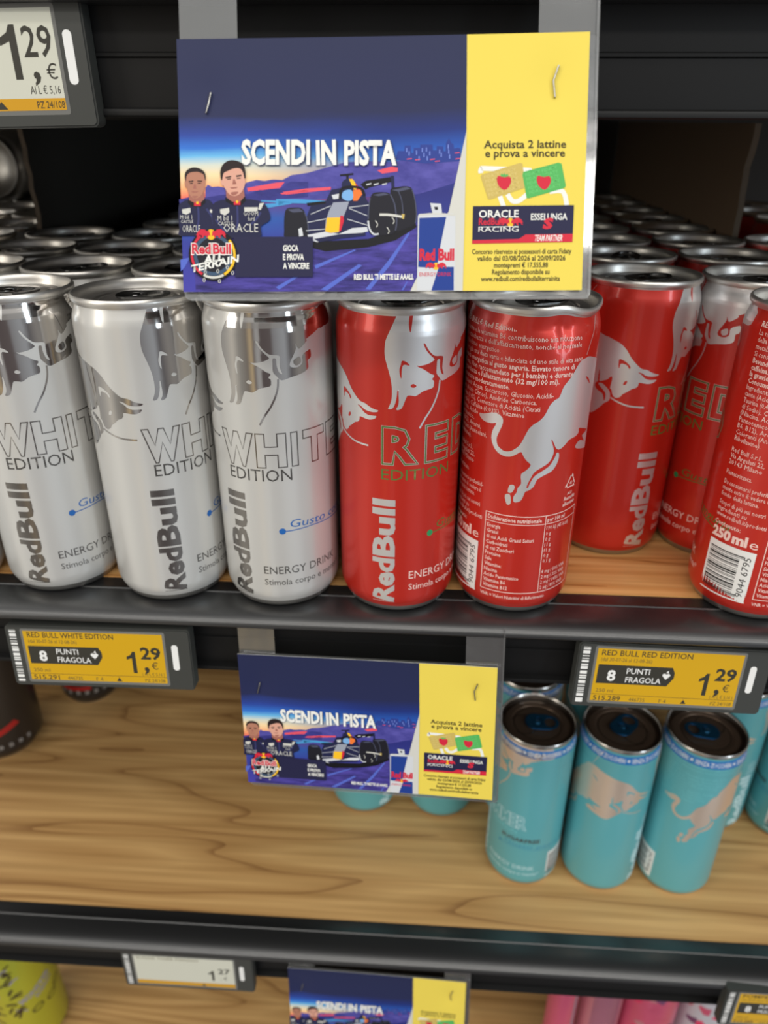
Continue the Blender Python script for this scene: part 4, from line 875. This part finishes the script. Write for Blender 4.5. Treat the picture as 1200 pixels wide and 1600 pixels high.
    for s, y, x1 in (('GIOCA', 830, 1120), ('E PROVA', 905, 1168), ('A VINCERE', 980, 1212)): px_text(f, s, 260+990/5.4545, 240+y/5.4545, 260+x1/5.4545, 240+y/5.4545, 1.75, P_WHITE, 3, .035)
    pb(f, 'printed_invitation', t, 30); f = Flat(); P_SHAD = pm('slate_shadow', 50, 60, 96)
    px_text(f, 'SCENDI', 378, 257.5, 485, 257.5, 6.8, P_SHAD, 1, .035); px_text(f, 'IN', 493, 258, 526, 257.5, 6.8, P_SHAD, 1, .035); px_text(f, 'PISTA', 537, 258, 620, 258, 6.8, P_SHAD, 1, .035)
    px_text(f, 'SCENDI', 377, 256, 483, 256, 6.8, P_WHITE, 2, .042); px_text(f, 'IN', 493, 257, 524, 256, 6.8, P_WHITE, 2, .042); px_text(f, 'PISTA', 536, 257, 618, 257, 6.8, P_WHITE, 2, .042)
    pb(f, 'printed_slogan', t, 30); f = Flat()
    px_text(f, 'RED BULL TI METTE LE AAALI.', 552, 437, 645, 437, 1.6, P_WHITE, 2, .04); pb(f, 'printed_motto', t, 30)
    # white wedge and drink can picture
    f = Flat(); f.poly([edge[1]]+[cm(700, 330), cm(640, 455)]+[edge[2]], P_GREY, 0); pb(f, 'printed_wedge', t, 10)
    f = Flat(); f.poly(A2([(858, 530), (870, 520), (1070, 518), (1085, 530), (1083, 985), (853, 985)]), P_SILV, 0); f.poly(A2([(866, 545), (1030, 540), (985, 760), (975, 850), (860, 842)]), P_CANB, 1); f.poly(A2([(1035, 842), (1076, 842), (1076, 985), (940, 985), (985, 842)]), P_CANB, 1)
    f.poly(A2([(932, 455), (998, 460), (1004, 516), (946, 516), (940, 490)]), P_SILV, 1); f.poly(A2([(955, 478), (978, 478), (980, 496), (962, 498)]), P_TYRE, 2)
    f.stroke(A2([(862, 528), (960, 520), (1082, 528)]), .5, P_GREY, 2)
    px_text(f, 'Red', 430+868/3.871, 200+800/3.871, 430+962/3.871, 200+800/3.871, 3.3, P_RED, 3, .05); px_text(f, 'Bull', 430+982/3.871, 200+800/3.871, 430+1078/3.871, 200+800/3.871, 3.3, P_RED, 3, .05)
    s = A2([(968, 838)])[0]; bull_pair(f, s[0], s[1], 6.4, 3)
    px_text(f, 'ENERGY DRINK', 430+868/3.871, 200+898/3.871, 430+1060/3.871, 200+898/3.871, 1.2, P_RED, 3, 0)
    pb(f, 'printed_can', t, 12)
    # yellow side
    f = Flat(); T = 600, 40
    def T3(s, x0, y0, x1, cap, m=P_TEXT, L=1, bold=0.02, y1=None, shear=0): px_text(f, s, 600+x0/3.3333, 40+y0/3.3333, 600+x1/3.3333, 40+(y1 or y0)/3.3333, cap, m, L, bold, shear)
    T3('Acquista 2 lattine', 515, 640, 946, 2.3, bold=.02); T3('e prova a vincere', 522, 686, 940, 2.3, bold=.02)
    pb(f, 'printed_offer', t, 2); f = Flat()
    for i, (s, a, b) in enumerate((('Concorso riservato ai possessori di carta Fidaty', 455, 975), ('valido dal 03/08/2026 al 20/09/2026', 482, 944), ('montepremi € 17.555,88', 570, 852), ('Regolamento disponibile su', 560, 860), ('www.redbull.com/redbullallterrainita', 502, 915))): T3(s, a, 1192+i*35.5, b, 1.5, bold=.02)
    pb(f, 'printed_conditions', t, 2)
    f = Flat()
    q = A3([(500, 770), (500, 750), (520, 745), (740, 755), (760, 760)]); f.stroke(q, 1.4, P_WHITE, 0); f.stroke(A3([(600, 890), (620, 945)]), 1.4, P_WHITE, 0); f.stroke(A3([(640, 880), (665, 915), (700, 915), (745, 880)]), 1.4, P_WHITE, 0); f.stroke(A3([(860, 868), (930, 868), (950, 940)]), 1.4, P_WHITE, 0)
    f.poly(A3([(503, 778), (706, 717), (718, 722), (735, 838), (728, 848), (548, 908), (538, 905), (500, 790)]), P_TAN, 1); f.poly(A3([(722, 765), (905, 717), (922, 722), (945, 838), (938, 850), (750, 903), (740, 900), (718, 780)]), P_GREEN, 2)
    for k in range(5):
        for s, x, y, m, L in (('FIDATY FIDATY', 520+k*6, 800+k*23, P_TANL, 2), ('FIDATY FIDATY', 735+k*5, 790+k*23, P_GREENL, 3)): px_text(f, s, 600+x/3.3333, 40+y/3.3333, 600+(x+165)/3.3333, 40+(y-42)/3.3333, 1.0, m, L, .0, 0, 1)
    for x in (622, 830):
        f.poly(A3([(x-38, 800), (x-30, 785), (x-8, 788), (x+5, 785), (x+30, 790), (x+37, 812), (x+25, 842), (x+5, 858), (x-15, 850), (x-32, 830)]), P_RED, 4, True); f.poly(A3([(x-20, 788), (x-14, 772), (x-4, 780), (x, 768), (x+6, 780), (x+18, 774), (x+22, 788), (x, 792)]), P_GREEN, 5)
    pb(f, 'printed_loyalty_cards', t, 3)
    f = Flat(); f.poly(A3([(460, 942), (988, 940), (980, 1132), (456, 1136)]), P_NAVY, 0); f.poly(A3([(456, 1120), (700, 1115), (735, 1092), (982, 1090), (980, 1132), (455, 1138)]), P_RED, 1)
    T3('ORACLE', 490, 1002, 698, 2.2, P_WHITE, 2, .02); T3('RACING', 488, 1076, 698, 1.5, P_WHITE, 2, .0); T3('RedBull', 490, 1040, 610, 2.0, P_RED, 2, .02)
    s = A3([(655, 1028)])[0]; bull_pair(f, s[0], s[1], 7.6, 2); f.poly(A3([(490, 1050), (698, 1048), (698, 1051), (490, 1053)]), P_WHITE, 2)
    T3('ESSELUNGA', 762, 1016, 952, 1.9, P_WHITE, 2, .02); T3('S', 822, 1060, 872, 2.9, P_RED, 3, .06, shear=.2); T3('TEAM PARTNER', 780, 1126, 926, 1.8, P_WHITE, 2, .02, shear=.15)
    pb(f, 'printed_partner_panel', t, 8)
    # staples
    for pts in (((9.9, -15.2), (9.2, -18.0), (8.4, -20.8)), ((113.2, -9.2), (111.8, -13.2), (112.4, -17.8))):
        path = [Vector((x, card_map(x, z, 0)[1]-.75, z)) for x, z in pts]; path = [path[0]+Vector((0, 1.4, 0))]+path+[path[-1]+Vector((0, 1.4, 0))]
        V, Fc = [], []
        for i, p in enumerate(path):
            d = (path[min(i+1, 4)]-path[max(i-1, 0)]).normalized(); a = d.cross(Vector((.3, .2, .1))).normalized(); b = d.cross(a)
            for k in range(8): V.append(tuple(p+(a*cos(pi/4*k)+b*sin(pi/4*k))*.30))
        for i in range(4):
            for k in range(8): Fc.append((i*8+k, i*8+(k+1) % 8, (i+1)*8+(k+1) % 8, (i+1)*8+k))
        Fc += [tuple(range(8))[::-1], tuple(range(32, 40))]
        o = mesh('staple', V, Fc, STAPLE, t); fix_normals(o); auto_smooth(o, 60)
    return t
G_S = 'identical promotional cards hanging from the shelf rails'
s1 = sign('large blue and yellow promotional card at the top, stapled to clear strips', G_S)
s2 = copy_tree(s1); tag(s2, 'blue and yellow promotional card hanging under the middle shelf, between the yellow price tags')
s3 = copy_tree(s1); tag(s3, 'blue and yellow promotional card cut by the bottom edge, right of the 1,27 tag')
mount(s1, (-77.2, 259.7, 220.0), -20.8, .8, -1.0); mount(s2, (-85.0, 280.0, -25.6), -8.2, -3.9, -2.0); mount(s3, (-82.2, 309.0, -318.5), -8, -2.0, -1.0)

# ------------------------------------------------------------------ other cans
def simple_can(label, x, y, z0, rad, h, body, group=None, lidm=ALU, neck=True, n=64):
    t = thing('drink_can', label, 'drink can', group, (x, y, z0))
    lathe('can_body', [(rad*.86, 2.5), (rad*.93, 6), (rad*.985, 9), (rad, 13), (rad, h-17), (rad*.97, h-11), (rad*.86, h-5), (rad*.83, h-3.4)], body, t, n)
    lathe('base_rim', [(0, 9), (rad*.6, 6), (rad*.75, 1), (rad*.8, 0), (rad*.86, 2.5)], BASE, t, n)
    k = rad*.83/24.75
    lathe('lid', [(r*k, z-137.5+h) for r, z in LID], lidm, t, n)
    return t
def wrap_r(rad): return lambda s, z, off: ((rad+.06+off)*sin(s/rad), -(rad+.06+off)*cos(s/rad), z)
DARK_CAN = mat('black_matt_can', (.018, .015, .014, 1), .35, 0, .5, .2)
dk = []
for lab, x, y in (('black tall can at the far left of the lower shelf, red mark on its side', -368, 486), ('black can base behind the left yellow price tag, farther back', -316, 556), ('black can behind the tall black one, almost hidden by the left price tag', -392, 590)):
    t = simple_can(lab, x, y, ZL, 33 if x != -316 else 27, 168, DARK_CAN, 'black cans on the lower shelf'); r_ = 33 if x != -316 else 27; dk.append(t)
    f = Flat()
    for i in range(9): f.text('))', -26+i*8, 16, 3.2, mat('dull_white_print', (.42, .40, .38, 1), .5), 1, 3.6, .03)
    f.poly([(8, 32), (20, 36), (31, 41), (35, 36), (22, 31), (12, 27)] if x != -316 else rect(-22, 19.5, 12, 24), mat('deep_red_print', (.40, .012, .012, 1), .4), 0)
    f.build('printed_marks', t, wrap_r(r_), .03, 2.0)
YG = mat('yellow_green_can', (.50, .52, .035, 1), .32, .35, .5, .4)
DK = mat('dark_brown_print', (.035, .022, .012, 1), .4); GR = mat('grey_lilac_print', (.34, .31, .36, 1), .5)
t = simple_can('yellow-green tall can with black swirls at the bottom left corner', -388, 432, -640, 33.5, 242, YG); f = Flat()
cz = 104
f.poly([(18, cz+45), (24, cz+46), (26, cz+34), (33, cz+22), (38, cz+8), (33, cz+10), (24, cz+22), (22, cz+32)], GR, 0); f.poly([(20, cz+45), (23, cz+45), (24.5, cz+34), (31, cz+21), (35, cz+12), (26, cz+22), (24, cz+32)], DK, 1)
f.text('MONSTER', 6, cz-26, 7.0, GR, 3, 36, .04, .42); f.text('ENERGY', 20, cz-28, 5.0, GR, 3, 22, .03, .42)
rr = random.Random(4)
for i in range(70):
    x = rr.uniform(-44, 2); y = cz+rr.uniform(-52, 44); a = rr.uniform(-.6, 1.2); w = rr.uniform(7, 13)
    f.stroke([(x, y), (x+w*cos(a)*.5, y+w*sin(a)*.5+1.6), (x+w*cos(a), y+w*sin(a))], rr.uniform(1.5, 3.0), DK if i % 5 else GR, 1)
for x, y in ((18, cz-42), (34, cz-42), (44, cz-34), (50, cz-8)): q = ellipse(x, y, 5.5, 3.4, 16, .35); f.stroke(q+[q[0]], 1.6, DK, 1)
f.build('printed_swirls', t, wrap_r(33.5), .03, 2.0); t.rotation_euler = (0, 0, .35)
PINKC = mat('pink_can', (.62, .09, .19, 1), .35, .2, .5, .3); ROSE = mat('dusty_rose_can', (.50, .18, .22, 1), .4); MAG = mat('magenta_print', (.70, .04, .14, 1), .4); PLUM = mat('plum_print', (.16, .05, .14, 1), .4); BLW = mat('bluish_white_print', (.5, .5, .56, 1), .4)
for i, (lab, x, y, r_, m_) in enumerate((('narrow pink can below the lower rail, leftmost of the pink ones', 143, 414, 13.5, PINKC), ('dusty rose can with purple stripes below the lower rail', 180, 424, 20, ROSE), ('bright pink and brown patterned can below the lower rail', 226, 428, 26, PINKC), ('pink and pale can under the bottom right price tag', 281, 432, 26, BLW))):
    t = simple_can(lab, x, y, -640, r_, 205, m_, 'pink cans on the lowest shelf', n=48); f = Flat(); rr = random.Random(20+i)
    for k in range(24 if i != 0 else 4):
        s_ = rr.uniform(-r_*1.3, r_*1.3); z = rr.uniform(100, 178)
        if i == 1: f.poly(rect(-12, 150-k*2.4, 14, 151-k*2.4), PLUM, 1)
        elif i: f.poly([(s_+rr.uniform(2, 8)*cos(q), z+rr.uniform(2, 8)*sin(q)) for q in [2*pi*j/7 for j in range(7)]], (MAG, PLUM, ROSE, PINKC)[k % 4], k % 5)
        else: f.poly(rect(8, 20, 10.5, 180), BLW, 1)
    f.build('printed_pattern', t, wrap_r(r_), .03, 2.0)
